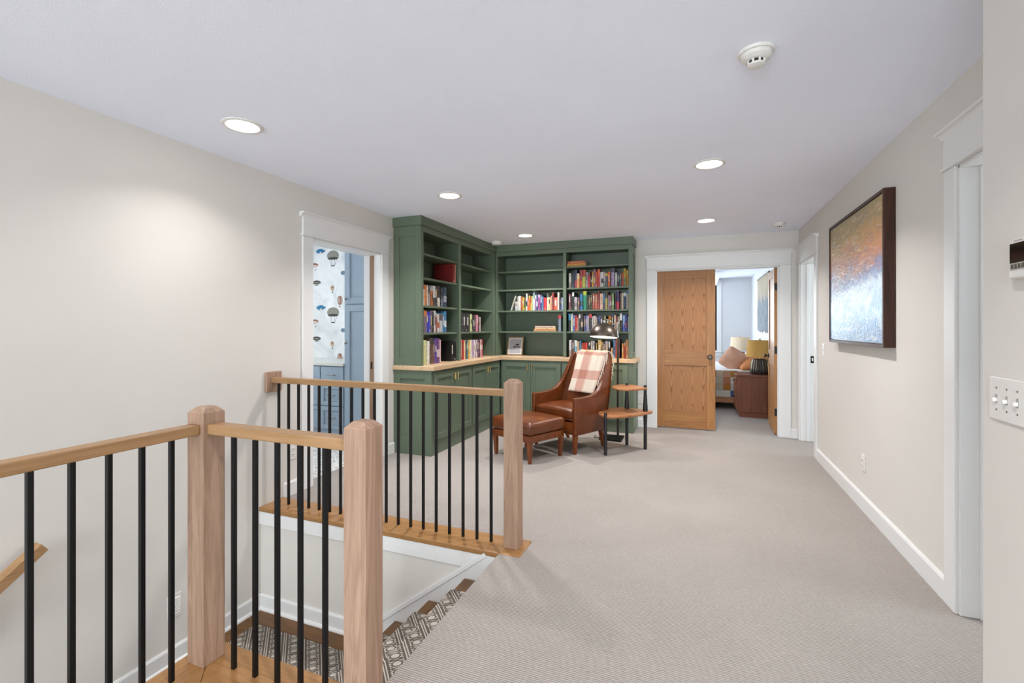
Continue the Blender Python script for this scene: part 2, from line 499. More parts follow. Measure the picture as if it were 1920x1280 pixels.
def bookmat(c):
    if c not in BOOKM:
        t = NT('book_cover_' + c)
        v = t.coord((1, 1, 1))
        n = t.noise(v, 40, 3, 0.6)
        b = hx(c)
        col = t.ramp(n, [(0.35, tuple(q * 0.8 for q in b[:3]) + (1,)), (0.7, tuple(min(1, q * 1.12) for q in b[:3]) + (1,))])
        txt = t.ramp(t.noise(t.coord((1.6, 1.6, 0.7)), 95, 2, 0.5), [(0.56, (0, 0, 0, 1)), (0.62, (1, 1, 1, 1))])
        lum = b[0] * 0.3 + b[1] * 0.6 + b[2] * 0.1
        ink = tuple(q * 0.25 for q in b[:3]) + (1,) if lum > 0.16 else tuple(min(1, q * 1.2 + 0.32) for q in b[:3]) + (1,)
        if c not in ('7c1f1c', '0f0f10', '17171a', 'c08070'): col = t.mix(t.math('MULTIPLY', txt, 0.62), col, ink)
        BOOKM[c] = t.out(Base_Color=col, Roughness=0.45)
    return BOOKM[c]

# ------------------------------------------------------------------ the shell
XL, XR, YB, H = -2.947, 1.108, 6.35, 2.44
XN, YN = 0.78, 1.787                         # near wall on the right and its end
DH = 2.04                                    # door opening height

def wall_y(mb, x0, x1, spans, z0=0.0, z1=H):
    """wall running along Y between y0..y1 with door openings; spans: (y0, y1, [(a, b, zb, zt)])"""
    y0, y1, ops = spans
    cur = y0
    for a, b, zb, zt in sorted(ops):
        mb.box(x0, x1, cur, a, z0, z1)
        if zb > z0: mb.box(x0, x1, a, b, z0, zb)
        if zt < z1: mb.box(x0, x1, a, b, zt, z1)
        cur = b
    mb.box(x0, x1, cur, y1, z0, z1)
    return mb
def wall_x(mb, y0, y1, spans, z0=0.0, z1=H):
    x0, x1, ops = spans
    cur = x0
    for a, b, zb, zt in sorted(ops):
        mb.box(cur, a, y0, y1, z0, z1)
        if zb > z0: mb.box(a, b, y0, y1, z0, zb)
        if zt < z1: mb.box(a, b, y0, y1, zt, z1)
        cur = b
    mb.box(cur, x1, y0, y1, z0, z1)
    return mb

# carpet
fl = MB()
fl.box(XL - 0.13, XR + 0.02, 2.69, YB + 0.02, -0.02, 0)
fl.box(-1.062, XR + 0.02, 1.37, 2.69, -0.02, 0)
fl.box(-1.0, XR + 0.02, YR, 1.37, -0.02, 0)
fl.box(-1.69, -1.0, YR, 1.18, -0.02, 0)
struct('floor', fl, M['carpet'])
struct('floor.001', MB().box(-3.2, 1.3, YB + 0.02, 12.0, -0.02, 0), M['carpet'])
struct('floor.002', MB().box(-5.2, XL - 0.13, 2.3, 4.8, -0.02, 0.0), M['mosaic'])
struct('floor.003', MB().box(XR + 0.02, 3.1, 1.2, 7.2, -0.02, 0), M['carpet'])
# ceilings
struct('ceiling', MB().box(XL - 0.2, XR + 0.14, YR - 0.1, YB + 0.12, H, H + 0.05), M['ceiling'])
struct('ceiling.001', MB().box(-3.2, 1.3, YB + 0.12, 12.1, H, H + 0.05).box(-3.2, 0.42, 9.3, 12.0, H - 0.14, H), M['ceiling'])
struct('ceiling.002', MB().box(-5.25, XL - 0.2, 2.2, 4.9, H, H + 0.05), M['ceiling'])
struct('ceiling.003', MB().box(XR + 0.14, 3.15, 1.2, 7.3, H, H + 0.05), M['ceiling'])
# walls
LD0, LD1 = 2.983, 3.895                      # doorway of the laundry in the left wall
BD0, BD1 = -0.50, 0.915                      # double doorway of the bedroom in the back wall
RD0, RD1 = 5.49, 6.25                        # far doorway in the right wall
ND0, ND1 = 1.93, 2.73                        # near doorway in the right wall
struct('wall_left', wall_y(MB(), XL - 0.2, XL, (YR - 0.1, YB + 0.12, [(LD0, LD1, -0.02, DH)]), -2.9), M['wall'])
struct('wall_right', wall_y(MB(), XR, XR + 0.14, (YN, YB + 0.12, [(RD0, RD1, 0, DH), (ND0, ND1, 0, DH)])), M['wall'])
struct('wall_back', wall_x(MB(), YB, YB + 0.12, (XL, XR, [(BD0, BD1, 0, DH)])), M['wall'])
struct('wall_near', MB().box(XN, XN + 0.12, YR - 0.1, YN, 0, H).box(XN + 0.12, XR + 0.14, YN - 0.12, YN, 0, H), M['wall'])
struct('wall_rear', wall_x(MB(), YR - 0.1, YR, (XL, XN, [(-2.75, -1.95, -1.3, 1.9), (-1.65, 0.6, 0.3, 2.25)]), -2.9), M['wall'])
struct('wall_stair', MB().box(XL, -1.062, 2.50, 2.62, -2.9, -0.02), M['wall'])
struct('wall_understair', MB().box(-1.86, -1.76, YR, 1.36, -2.9, -0.02).box(-1.76, -1.062, 1.26, 1.36, -2.9, -0.02), M['wall'])
struct('wall_laundry_back', MB().box(-5.2, XL - 0.2, 4.78, 4.9, 0, H), M['paper'])
struct('wall_laundry_side', wall_y(MB(), -5.3, -5.2, (2.2, 4.9, [(3.1, 4.1, 0.85, 2.15)])).box(-5.2, XL - 0.2, 2.2, 2.3, 0, H), M['wall'])
struct('wall_bedroom_right', MB().box(1.15, 1.27, YB + 0.12, 12.0, 0, H), M['wall_bed'])
struct('wall_bedroom_far', wall_x(MB(), 11.95, 12.07, (-3.2, 1.15, [(-1.0, 0.43, 0.76, 2.28)])), M['wall_bed'])
struct('wall_bedroom_left', wall_y(MB(), -3.2, -3.1, (YB + 0.12, 12.0, [(8.1, 10.5, 0.75, 2.2)])), M['wall_bed'])
struct('wall_side_room', wall_y(MB(), 3.0, 3.1, (1.2, 7.2, [(2.0, 3.2, 0.85, 2.15), (5.0, 6.2, 0.85, 2.15)])).box(XR + 0.14, 3.0, 7.1, 7.2, 0, H).box(XR + 0.14, 3.0, 4.4, 4.5, 0, H).box(XR + 0.14, 3.0, 1.2, 1.3, 0, H), M['wall'])

# door casings: two legs, lintel board, cap, fillet, jamb linings
TN = [0]
def casing(face, axis, a0, a1, sgn, depth, cw=(0.105, 0.105)):
    """face: coordinate of the wall face, axis: direction of the wall, sgn: side the trim stands proud to"""
    TN[0] += 1
    root = frame('trim_%d' % TN[0], (0, 0, 0))
    def bx(name, p0, p1, q0, q1, z0, z1, bev=0.003):
        mb = MB()
        q0, q1 = face + sgn * q0, face + sgn * q1
        if axis == 'y': mb.box(q0, q1, p0, p1, z0, z1)
        else: mb.box(p0, p1, q0, q1, z0, z1)
        mb.build(name, M['trim'], root, bev)
    t = 0.018
    bx('casing_leg', a0 - cw[0], a0 + 0.004, 0, t, 0, DH)
    bx('casing_leg', a1 - 0.004, a1 + cw[1], 0, t, 0, DH)
    bx('fillet', a0 - cw[0] - 0.012, a1 + cw[1] + 0.012, 0, t + 0.012, DH, DH + 0.016)
    bx('lintel', a0 - cw[0], a1 + cw[1], 0, t + 0.002, DH + 0.016, DH + 0.155)
    mb = MB()
    n = 6
    pr = [(0, DH + 0.15)] + [(t + 0.002 + 0.026 * (1 - math.cos(i / n * PI / 2)), DH + 0.15 + 0.026 * math.sin(i / n * PI / 2)) for i in range(n + 1)] + [(t + 0.03, DH + 0.188), (0, DH + 0.188)]
    pr = [(face + sgn * p, z) for p, z in pr]
    mb.prism(pr, 'y' if axis == 'y' else 'x', a0 - cw[0] - 0.022, a1 + cw[1] + 0.022)
    mb.build('cap', M['trim'], root)
    # jamb linings with door stop
    bx('jamb', a0 - 0.001, a0 + 0.016, -depth, 0.004, 0, DH)
    bx('jamb', a1 - 0.016, a1 + 0.001, -depth, 0.004, 0, DH)
    bx('jamb', a0, a1, -depth, 0.004, DH - 0.016, DH + 0.001)
    return root, bx
casing(XL, 'y', LD0, LD1, 1, 0.2)
casing(YB, 'x', BD0, BD1, -1, 0.12, (0.112, 0.112))
r3, bx3 = casing(XR, 'y', RD0, RD1, -1, 0.14, (0.09, 0.085))
bx3('door_stop', RD1 - 0.028, RD1 - 0.014, -0.09, -0.055, 0, DH - 0.016)
MB().box(XR + 0.098, XR + 0.132, RD1 - 0.0185, RD1 - 0.0155, 0.895, 0.975).build('strike_plate', M['black'], r3)
MB().box(XR + 0.108, XR + 0.122, RD1 - 0.0188, RD1 - 0.018, 0.918, 0.952).build('strike_hole', M['white_plastic'], r3)
r4, bx4 = casing(XR, 'y', ND0, ND1, -1, 0.14, (0.09, 0.10))
bx4('door_stop', ND1 - 0.028, ND1 - 0.014, -0.10, -0.065, 0, DH - 0.016)

# baseboards
def baseboard(name, segs, z0=0.0, h=0.11, t=0.015, shoe=False):
    root = frame(name)
    for (x0, y0, x1, y1, nx, ny) in segs:
        mb = MB()
        if nx: mb.prism([(x0, z0), (x0 + nx * t, z0), (x0 + nx * t, z0 + h - 0.012), (x0 + nx * t * 0.55, z0 + h), (x0, z0 + h)], 'y', y0, y1)
        else: mb.prism([(y0, z0), (y0 + ny * t, z0), (y0 + ny * t, z0 + h - 0.012), (y0 + ny * t * 0.55, z0 + h), (y0, z0 + h)], 'x', x0, x1)
        mb.build('board', M['trim'], root)
        if shoe:
            mb = MB()
            q = [(math.cos(i * PI / 8) * 0.017, math.sin(i * PI / 8) * 0.019) for i in range(5)]
            if nx: mb.prism([(x0 + nx * t, z0)] + [(x0 + nx * (t + a), z0 + b) for a, b in q], 'y', y0, y1)
            else: mb.prism([(y0 + ny * t, z0)] + [(y0 + ny * (t + a), z0 + b) for a, b in q], 'x', x0, x1)
            mb.build('shoe_moulding', M['trim'], root)
baseboard('baseboard_right', [(XR, ND1 + 0.10, XR, RD0 - 0.09, -1, 0)])
baseboard('baseboard_back', [(-0.757, YB, BD0 - 0.112, YB, 0, -1), (BD1 + 0.112, YB, XR, YB, 0, -1)])
baseboard('baseboard_left', [(XL, 2.70, XL, LD0 - 0.105, 1, 0), (XL, LD1 + 0.105, XL, 4.1, 1, 0)])
ZL = -0.725
baseboard('baseboard_landing', [(XL, 1.2, XL, 2.50, 1, 0), (XL, 2.50, -1.955, 2.50, 0, -1)], ZL, 0.105, 0.014, True)
baseboard('baseboard_bedroom', [(-3.1, 11.95, 1.15, 11.95, 0, -1), (1.15, 6.47, 1.15, 11.95, -1, 0)])
baseboard('baseboard_laundry', [(XL - 0.2, 2.3, XL - 0.2, LD0, -1, 0)])

# windows: bedroom far and left; added unseen ones in rear hall, laundry, side rooms
def window_x(n, x0, x1, y, z0, z1, sgn, depth):
    """window in a wall that runs along X; y: inner face; sgn: side of the room"""
    root = frame('window_%d' % n)
    def b(name, a, c, p0, p1, q0, q1, m='trim', bev=0.003): MB().box(a, c, y + sgn * p0, y + sgn * p1, q0, q1).build(name, M[m], root, bev)
    b('casing', x0 - 0.10, x0, 0, 0.018, z0 - 0.02, z1); b('casing', x1, x1 + 0.10, 0, 0.018, z0 - 0.02, z1)
    b('lintel', x0 - 0.11, x1 + 0.11, 0, 0.022, z1, z1 + 0.12); b('sill', x0 - 0.12, x1 + 0.12, 0, 0.05, z0 - 0.045, z0 - 0.02); b('apron', x0 - 0.10, x1 + 0.10, 0, 0.016, z0 - 0.13, z0 - 0.045)
    xm = (x0 + x1) / 2
    for p, q in ((x0, xm), (xm, x1)):
        for a, c, e, f in ((p, p + 0.04, z0, z1), (q - 0.04, q, z0, z1), (p + 0.04, q - 0.04, z0, z0 + 0.05), (p + 0.04, q - 0.04, z1 - 0.04, z1)):
            b('sash', a, c, -depth * 0.6, -depth * 0.2, e, f, 'black')
        b('pane', p + 0.04, q - 0.04, -depth * 0.45, -depth * 0.4, z0 + 0.05, z1 - 0.04, 'glass', 0)
    return root
def window_y(n, y0, y1, x, z0, z1, sgn, depth):
    root = frame('window_%d' % n)
    def b(name, a, c, p0, p1, q0, q1, m='trim', bev=0.003): MB().box(x + sgn * p0, x + sgn * p1, a, c, q0, q1).build(name, M[m], root, bev)
    b('casing', y0 - 0.09, y0, 0, 0.018, z0, z1); b('casing', y1, y1 + 0.09, 0, 0.018, z0, z1)
    b('lintel', y0 - 0.10, y1 + 0.10, 0, 0.022, z1, z1 + 0.12); b('sill', y0 - 0.11, y1 + 0.11, 0, 0.05, z0 - 0.03, z0)
    for a, c, e, f in ((y0, y0 + 0.04, z0, z1), (y1 - 0.04, y1, z0, z1), (y0 + 0.04, y1 - 0.04, z0, z0 + 0.05), (y0 + 0.04, y1 - 0.04, z1 - 0.04, z1)):
        b('sash', a, c, -depth * 0.6, -depth * 0.2, e, f, 'trim')
    b('pane', y0 + 0.04, y1 - 0.04, -depth * 0.45, -depth * 0.4, z0 + 0.05, z1 - 0.04, 'glass', 0)
    return root
window_x(1, -1.65, 0.6, YR, 0.3, 2.25, 1, 0.1)  # unseen window added behind the viewer to let fill light in
window_x(6, -2.75, -1.95, YR, -1.3, 1.9, 1, 0.1)  # added stairwell window, out of view, for more fill
window_y(7, 2.0, 3.2, 3.0, 0.85, 2.15, -1, 0.1)  # added near-room window, unseen, a source of extra light
window_x(2, -1.0, 0.43, 11.95, 0.76, 2.28, -1, 0.12)
window_y(3, 8.1, 10.5, -3.1, 0.75, 2.2, 1, 0.1)
window_y(4, 3.1, 4.1, -5.2, 0.85, 2.15, 1, 0.1)  # laundry window added out of view to brighten the room
window_y(5, 5.0, 6.2, 3.0, 0.85, 2.15, -1, 0.1)  # added side-room window, unseen, brightens the far doorway

# ------------------------------------------------------------------ stair
trims = frame('trim_%d' % (TN[0] + 1))
MB().box(XL, -0.933, 2.483, 2.702, -0.026, 0.006).build('nosing_board', M['oak_cap']['x'], trims, 0.006, 2)
MB().box(XL, -1.062, 2.487, 2.50, -0.12, -0.026).build('apron', M['trim'], trims, 0.003)
nc = frame('trim_%d' % (TN[0] + 2))
MB().prism([(-1.0, 1.18), (-1.0, 1.37), (-1.88, 1.37), (-1.69, 1.18)], 'z', -0.026, 0.006).build('nosing_board', M['oak_cap']['x'], nc, 0.004, 2)
MB().prism([(-1.691, 1.18), (-1.881, 1.37), (-1.881, YR), (-1.691, YR)], 'z', -0.026, 0.006).build('nosing_board', M['oak_cap']['y'], nc, 0.004, 2)
MB().box(-1.86, -1.05, 1.36, 1.366, -0.12, -0.026).build('apron', M['trim'], nc)
MB().box(-1.868, -1.86, YR, 1.36, -0.12, -0.026).build('apron', M['trim'], nc)

NOSE = [(-1.285, -0.181), (-1.530, -0.3625), (-1.775, -0.544)]
st = frame('stairs')
SY0, SY1 = 1.366, 2.486
prevx, prevz = -1.062, -0.02
for i, (nx_, z) in enumerate(NOSE):
    rx = prevx if i == 0 else prevx + 0.028
    MB().box(rx - 0.012, rx + 0.006, SY0, SY1, z - 0.03, prevz - (0 if i == 0 else 0.03)).build('riser', M['trim'], st)
    MB().box(nx_, rx, SY0, SY1, z - 0.03, z).build('tread', M['stair_wood']['y'], st, 0.008, 3, True)
    prevx, prevz = nx_, z
MB().box(prevx + 0.016, prevx + 0.034, SY0, SY1, ZL, prevz - 0.03).build('riser', M['trim'], st)
ys = [1.30, 1.42, 1.56, 1.70, 1.84, 1.98, 2.12, 2.26, 2.355, 2.50]
for a, b in zip(ys, ys[1:]):
    MB().box(XL, prevx + 0.02, a, b - 0.0015, ZL - 0.03, ZL).build('landing_board', M['stair_wood']['x'], st, 0.0015)
y, z = 1.30, ZL                                # lower flight towards the viewer, below the railing
for i in range(9):
    MB().box(XL, -1.86, y - 0.02, y - 0.002, z - 0.182, z - 0.03).build('riser', M['trim'], st)
    z -= 0.182
    MB().box(XL, -1.86, y - 0.27, y - 0.02, z - 0.03, z).build('tread', M['stair_wood']['x'], st, 0.006, 2)
    y -= 0.245
MB().box(XL, -1.86, YR, y, z - 0.05, z - 0.02).build('lower_floor', M['stair_wood']['x'], st)
# skirt board climbing the stair wall
sk = frame('trim_%d' % (TN[0] + 3))
def skz(x): return -0.05 + (x + 1.20) * 0.743
xa = -1.20 + (ZL + 0.105 + 0.05) / 0.743
xb = -1.20 + (-0.12 + 0.05 + 0.0) / 0.743 + 0.10
MB().prism([(xa, ZL), (xa, ZL + 0.105), (-1.135, skz(-1.135)), (-1.062, skz(-1.135)), (-1.062, -0.6)], 'y', 2.488, 2.50).build('skirt_board', M['trim'], sk)
mb = MB()
d = Vector((1, 0.743)).normalized(); nrm = Vector((-d.y, d.x))
p0, p1 = Vector((xa, ZL + 0.105)), Vector((-1.15, skz(-1.15)))
mb.prism([tuple(p0 - nrm * 0.022), tuple(p1 - nrm * 0.022), tuple(p1 + nrm * 0.006), tuple(p0 + nrm * 0.006)], 'y', 2.481, 2.499).build('skirt_cap', M['trim'], sk, 0.003)

# patterned runner on the stair and the landing
prof = [(-1.066, -0.022)]
for i, (nx_, z) in enumerate(NOSE):
    rx = (-1.062 if i == 0 else NOSE[i - 1][0] + 0.028) - 0.02
    prof += [(rx, prof[-1][1] - 0.03), (rx, z + 0.014), (rx - 0.008, z + 0.008), (nx_ + 0.006, z + 0.008), (nx_ - 0.006, z + 0.003), (nx_ - 0.009, z - 0.012), (nx_ - 0.006, z - 0.034), (nx_ + 0.012, z - 0.042)]
rx = NOSE[-1][0] + 0.008
prof += [(rx, prof[-1][1] - 0.03), (rx, ZL + 0.014), (rx - 0.008, ZL + 0.009), (-2.0, ZL + 0.009), (-2.4, ZL + 0.009), (-2.79, ZL + 0.009), (-2.795, ZL + 0.001)]
me_v, me_f, uvs = [], [], []
L = 0.0
lens = [0.0]
for a, b in zip(prof, prof[1:]):
    L += math.hypot(a[0] - b[0], a[1] - b[1]); lens.append(L)
RY = [1.42, 1.9, 2.335]
for (x, z), l in zip(prof, lens):
    for yy in RY:
        me_v.append((x, yy, z)); uvs.append((l, yy))
for i in range(len(prof) - 1):
    for j in range(2):
        me_f.append((i * 3 + j, i * 3 + j + 1, (i + 1) * 3 + j + 1, (i + 1) * 3 + j))
rn = MB().add(me_v, me_f).build('stair_runner', M['runner'], smooth=True, recalc=False)
ul = rn.data.uv_layers.new(name='UVMap')
for lp in rn.data.loops: ul.data[lp.index].uv = uvs[lp.vertex_index]
sm = rn.modifiers.new('thickness', 'SOLIDIFY'); sm.thickness = 0.007; sm.offset = 0
tag(rn, 'dark and cream patterned carpet runner covering the stair treads and landing', 'runner')

# ------------------------------------------------------------------ railings
def newel(root, x, y, h=0.995, s=0.0445):
    ch = 0.021
    mb = MB()
    prof_ = [(s, 0.006), (s, h - ch), (s - ch, h)]
    vv = []
    for r_, z in prof_:
        vv += [(x - r_, y - r_, z), (x + r_, y - r_, z), (x + r_, y + r_, z), (x - r_, y + r_, z)]
    ff = [(3, 2, 1, 0), (8, 9, 10, 11)]
    for j in range(2):
        for i in range(4):
            q = (i + 1) % 4
            ff.append((j * 4 + i, j * 4 + q, (j + 1) * 4 + q, (j + 1) * 4 + i))
    mb.add(vv, ff).build('newel_post', M['oak_newel'], root, 0.0013, 1)
BAL = MB().box(-0.0078, 0.0078, -0.0078, 0.0078, 0, 0.888).build('baluster', M['black'], None, 0.0012)
BALM = BAL.data
bpy.data.objects.remove(BAL)
def baluster(root, x, y):
    o = bpy.data.objects.new('baluster', BALM)
    C.objects.link(o); o.parent = root
    o.location = Vector((x, y, 0.005)) - OFF[root.name]
RT, RB = 0.932, 0.893
rb = thing('stair_railing', 'oak railing with black balusters beyond the stair, fixed to the left wall', 'railing', (-1.017, 2.60, 0))
newel(rb, -1.017, 2.60)
MB().box(-2.925, -1.06, 2.572, 2.630, RB, RT).build('handrail', M['oak_rail']['x'], rb, 0.004, 2)
MB().box(XL, -2.924, 2.53, 2.668, 0.825, 0.975).build('wall_rosette', M['oak_newel'], rb, 0.006, 2)
for i in range(19): baluster(rb, -2.882 + i * (2.882 - 1.161) / 18, 2.601)
rn2 = thing('stair_railing', 'L-shaped oak railing with two newel posts and black balusters in the foreground', 'railing', (-1.793, 1.275, 0))
newel(rn2, -1.793, 1.275); newel(rn2, -1.033, 1.272)
MB().box(-1.7485, -1.0775, 1.245, 1.303, RB, RT).build('handrail', M['oak_rail']['x'], rn2, 0.004, 2)
MB().box(-1.822, -1.764, -1.55, 1.2305, RB, RT).build('handrail', M['oak_rail']['y'], rn2, 0.004, 2)
for x in (-1.641, -1.530, -1.420, -1.310, -1.198): baluster(rn2, x, 1.275)
for i in range(27): baluster(rn2, -1.793, 1.143 - i * 0.0985)
hr = thing('wall_handrail', 'sloping oak handrail on the left wall above the lower stair flight', 'handrail', (-2.88, 1.2, 0.3))
yy0, zz0 = 1.245, 0.305
dd = Vector((0, -0.803, -0.596))
up = Vector((0, -0.596, 0.803))
mb = MB()
vv = []
for t_ in (0.0, 1.8):
    for sx, su in ((-1, -1), (1, -1), (1, 1), (-1, 1)):
        p = Vector((-2.872, yy0, zz0 - 0.03)) + dd * t_ + Vector((sx * 0.028, 0, 0)) + up * (su * 0.024)
        vv.append(p)
mb.add(vv, [(0, 1, 2, 3), (7, 6, 5, 4), (0, 4, 5, 1), (1, 5, 6, 2), (2, 6, 7, 3), (3, 7, 4, 0)]).build('rail', M['oak_rail']['y'], hr, 0.004, 2)
for t_ in (0.45, 1.4):
    p = Vector((-2.872, yy0, zz0 - 0.055)) + dd * t_
    MB().tube([(XL, p.y, p.z - 0.06), (-2.90, p.y, p.z - 0.06), (-2.875, p.y, p.z - 0.035), (-2.872, p.y, p.z)], 0.007, 8).build('bracket', M['black'], hr, smooth=True)

# ------------------------------------------------------------------ built-in bookcases
SH = [2.075, 1.822, 1.532, 1.247]
TH = 0.022
ZC = 0.908                                    # top of the wooden worktop
G = M['green']
bcl = thing('bookcase', 'tall green open bookcase on the left wall beside the doorway', 'bookcase', (XL, 4.10, ZC))
def gb(root, name, *a, bev=0.0015): return MB().box(*a).build(name, G, root, bev)
FX = -2.615
gb(bcl, 'side_panel', XL + 0.002, FX - 0.0205, 4.110, 4.128, ZC, 2.345)
for a in ((XL + 0.002, -2.878, ZC, 2.345), (-2.682, FX - 0.0205, ZC, 2.345), (-2.878, -2.682, 2.235, 2.345), (-2.878, -2.682, ZC, 0.985)):
    gb(bcl, 'panel_frame', a[0], a[1], 4.100, 4.110, a[2], a[3])
gb(bcl, 'back_panel', XL + 0.001, XL + 0.01, 4.12, 5.955, ZC, 2.345)
gb(bcl, 'top_panel', XL + 0.01, FX - 0.02, 4.128, 5.95, 2.30, 2.318)
for a in ((4.100, 4.155, 2.345), (4.93, 4.98, 2.284), (5.93, 6.008, 2.345)): gb(bcl, 'stile', FX - 0.02, FX, a[0], a[1], ZC, a[2])
gb(bcl, 'top_rail', FX - 0.02, FX, 4.1555, 5.9295, 2.285, 2.345)
gb(bcl, 'divider', XL + 0.01, FX - 0.02, 4.944, 4.966, ZC, 2.30)
gb(bcl, 'end_panel', XL + 0.01, FX - 0.02, 5.932, 5.954, ZC, 2.30)
for z in SH:
    for a in ((4.128, 4.944), (4.966, 5.932)): gb(bcl, 'shelf', XL + 0.01, FX - 0.022, a[0], a[1], z - TH, z)
gb(bcl, 'crown', XL + 0.002, FX + 0.015, 4.083, 5.996, 2.345, H, bev=0.003)
bcb = thing('bookcase', 'green open bookcase with two wide bays on the back wall', 'bookcase', (FX, YB, ZC))
FY = 6.010
gb(bcb, 'back_panel', FX, -0.78, YB - 0.01, YB - 0.001, ZC, 2.345)
gb(bcb, 'end_panel', -2.612, -2.590, FY + 0.02, YB - 0.01, ZC, 2.345)
gb(bcb, 'side_panel', -0.785, -0.767, FY + 0.0205, YB - 0.001, ZC, 2.345)
for a in ((FY + 0.0205, FY + 0.06, ZC, 2.345), (YB - 0.07, YB - 0.001, ZC, 2.345), (FY + 0.06, YB - 0.07, 2.235, 2.345), (FY + 0.06, YB - 0.07, ZC, 0.985)):
    gb(bcb, 'panel_frame', -0.767, -0.757, a[0], a[1], a[2], a[3])
gb(bcb, 'top_panel', -2.59, -0.785, FY + 0.02, YB - 0.01, 2.30, 2.318)
for a in ((FX + 0.001, -2.587, 2.345), (-1.646, -1.603, 2.284), (-0.80, -0.757, 2.345)): gb(bcb, 'stile', a[0], a[1], FY, FY + 0.02, ZC, a[2])
gb(bcb, 'top_rail', -2.5865, -0.8005, FY, FY + 0.02, 2.285, 2.345)
gb(bcb, 'divider', -1.636, -1.614, FY + 0.02, YB - 0.01, ZC, 2.30)
for k, z in enumerate(SH):
    gb(bcb, 'shelf', -2.59, -1.636, FY + 0.022, YB - 0.01, z - TH, z)
    z2 = 2.105 if k == 0 else z
    gb(bcb, 'shelf', -1.614, -0.785, FY + 0.022, YB - 0.01, z2 - TH, z2)
gb(bcb, 'crown', FX + 0.016, -0.742, FY - 0.015, YB - 0.001, 2.345, H, bev=0.003)

ct = MB().prism([(XL + 0.001, 4.085), (-2.455, 4.085), (-2.455, 5.862), (-0.70, 5.862), (-0.70, YB - 0.001), (XL + 0.001, YB - 0.001)], 'z', 0.863, ZC)
tag(ct.build('worktop', M['counter']['y'], None, 0.004, 2, origin=(XL, 4.085, 0.863)), 'L-shaped pale oak worktop on the green base cabinets', 'worktop')

def pull(root, p, axis):
    """small brass T pull on a door; axis: direction it stands out to"""
    d = {'x': Vector((1, 0, 0)), 'y': Vector((0, -1, 0))}[axis]
    p = Vector(p)
    mb = MB()
    mb.tube([p + Vector((0, 0, -0.016)), p + Vector((0, 0, -0.016)) + d * 0.028], 0.004, 8)
    mb.tube([p + Vector((0, 0, 0.016)), p + Vector((0, 0, 0.016)) + d * 0.028], 0.004, 8)
    q = p + d * 0.028
    mb.tube([q + Vector((0, 0, -0.040)), q + Vector((0, 0, -0.037)), q, q + Vector((0, 0, 0.037)), q + Vector((0, 0, 0.040))], [0.003, 0.0062, 0.0055, 0.0062, 0.003], 8)
    mb.build('handle', M['brass'], root, smooth=True)
DZ0, DZ1 = 0.150, 0.838
def cdoor(root, axis, face, a0, a1, z0, z1, m, hx_at=None, fr=0.062, name='door', t=0.018):
    """shaker door standing proud of `face`; axis y: door plane runs along y (faces +x); x: runs along x (faces -y)"""
    sg = 1 if axis == 'y' else -1
    mb = MB()
    def bx(p0, p1, q0, q1, c0, c1):
        q0, q1 = face + sg * q0, face + sg * q1
        if axis == 'y': mb.box(q0, q1, p0, p1, c0, c1)
        else: mb.box(p0, p1, q0, q1, c0, c1)
    bx(a0, a0 + fr, 0, t, z0, z1); bx(a1 - fr, a1, 0, t, z0, z1)
    bx(a0 + fr, a1 - fr, 0, t, z1 - fr, z1); bx(a0 + fr, a1 - fr, 0, t, z0, z0 + fr)
    bx(a0 + fr, a1 - fr, 0, t * 0.42, z0 + fr, z1 - fr)
    o = mb.build(name, m, root, 0.0015)
    return o
CX = -2.490                                    # front of the left base run
units = [(4.10, 4.99, 4.148, 4.559, 4.978, 'green base cabinet with two doors at the open end of the left run'),
         (4.99, 5.862, 5.006, 5.41, 5.815, 'green base cabinet with two doors on the left run beside the corner')]
for k, (y0, y1, d0, dm, d1, lab) in enumerate(units):
    cb = thing('base_cabinet', lab, 'cabinet', (XL, y0, 0))
    MB().box(XL + 0.002, CX, y0 + (0.0101 if k == 0 else 0), y1 - 0.001, 0.0, 0.862).build('body', G, cb, 0.0015)
    if k == 0:
        for a in ((XL + 0.002, -2.862, 0, 0.862), (-2.570, CX, 0, 0.862), (-2.862, -2.570, 0.775, 0.862), (-2.862, -2.570, 0, 0.185)):
            MB().box(a[0], a[1], 4.10, 4.110, a[2], a[3]).build('panel_frame', G, cb, 0.0015)
    for a, b, hp in ((d0, dm - 0.0015, dm - 0.032), (dm + 0.0015, d1, dm + 0.032)):
        dr = cdoor(cb, 'y', CX, a, b, DZ0, DZ1, G)
        pull(dr, (CX + 0.018, hp, 0.775), 'x')
BY = 5.890
units = [(-2.489, -1.632, -2.462, -2.054, -1.640, 'green base cabinet with two doors on the back wall by the corner'),
         (-1.631, -0.73, -1.622, -1.2, -0.79, 'green base cabinet behind the leather armchair, right end of the back run')]
for k, (x0, x1, d0, dm, d1, lab) in enumerate(units):
    cb = thing('base_cabinet', lab, 'cabinet', (x0, YB, 0))
    MB().box(x0, x1, BY, YB - 0.002, 0.0, 0.862).build('body', G, cb, 0.0015)
    if k == 1:
        for a in ((BY, BY + 0.07, 0, 0.862), (YB - 0.08, YB - 0.002, 0, 0.862), (BY + 0.07, YB - 0.08, 0.775, 0.862), (BY + 0.07, YB - 0.08, 0, 0.185)):
            MB().box(x1, x1 + 0.007, a[0], a[1], a[2], a[3]).build('panel_frame', G, cb, 0.0015)
    for a, b, hp in ((d0, dm - 0.0015, dm - 0.032), (dm + 0.0015, d1, dm + 0.032)):
        dr = cdoor(cb, 'x', BY, a, b, DZ0, DZ1, G)
        pull(dr, (hp, BY - 0.018, 0.775), 'y')

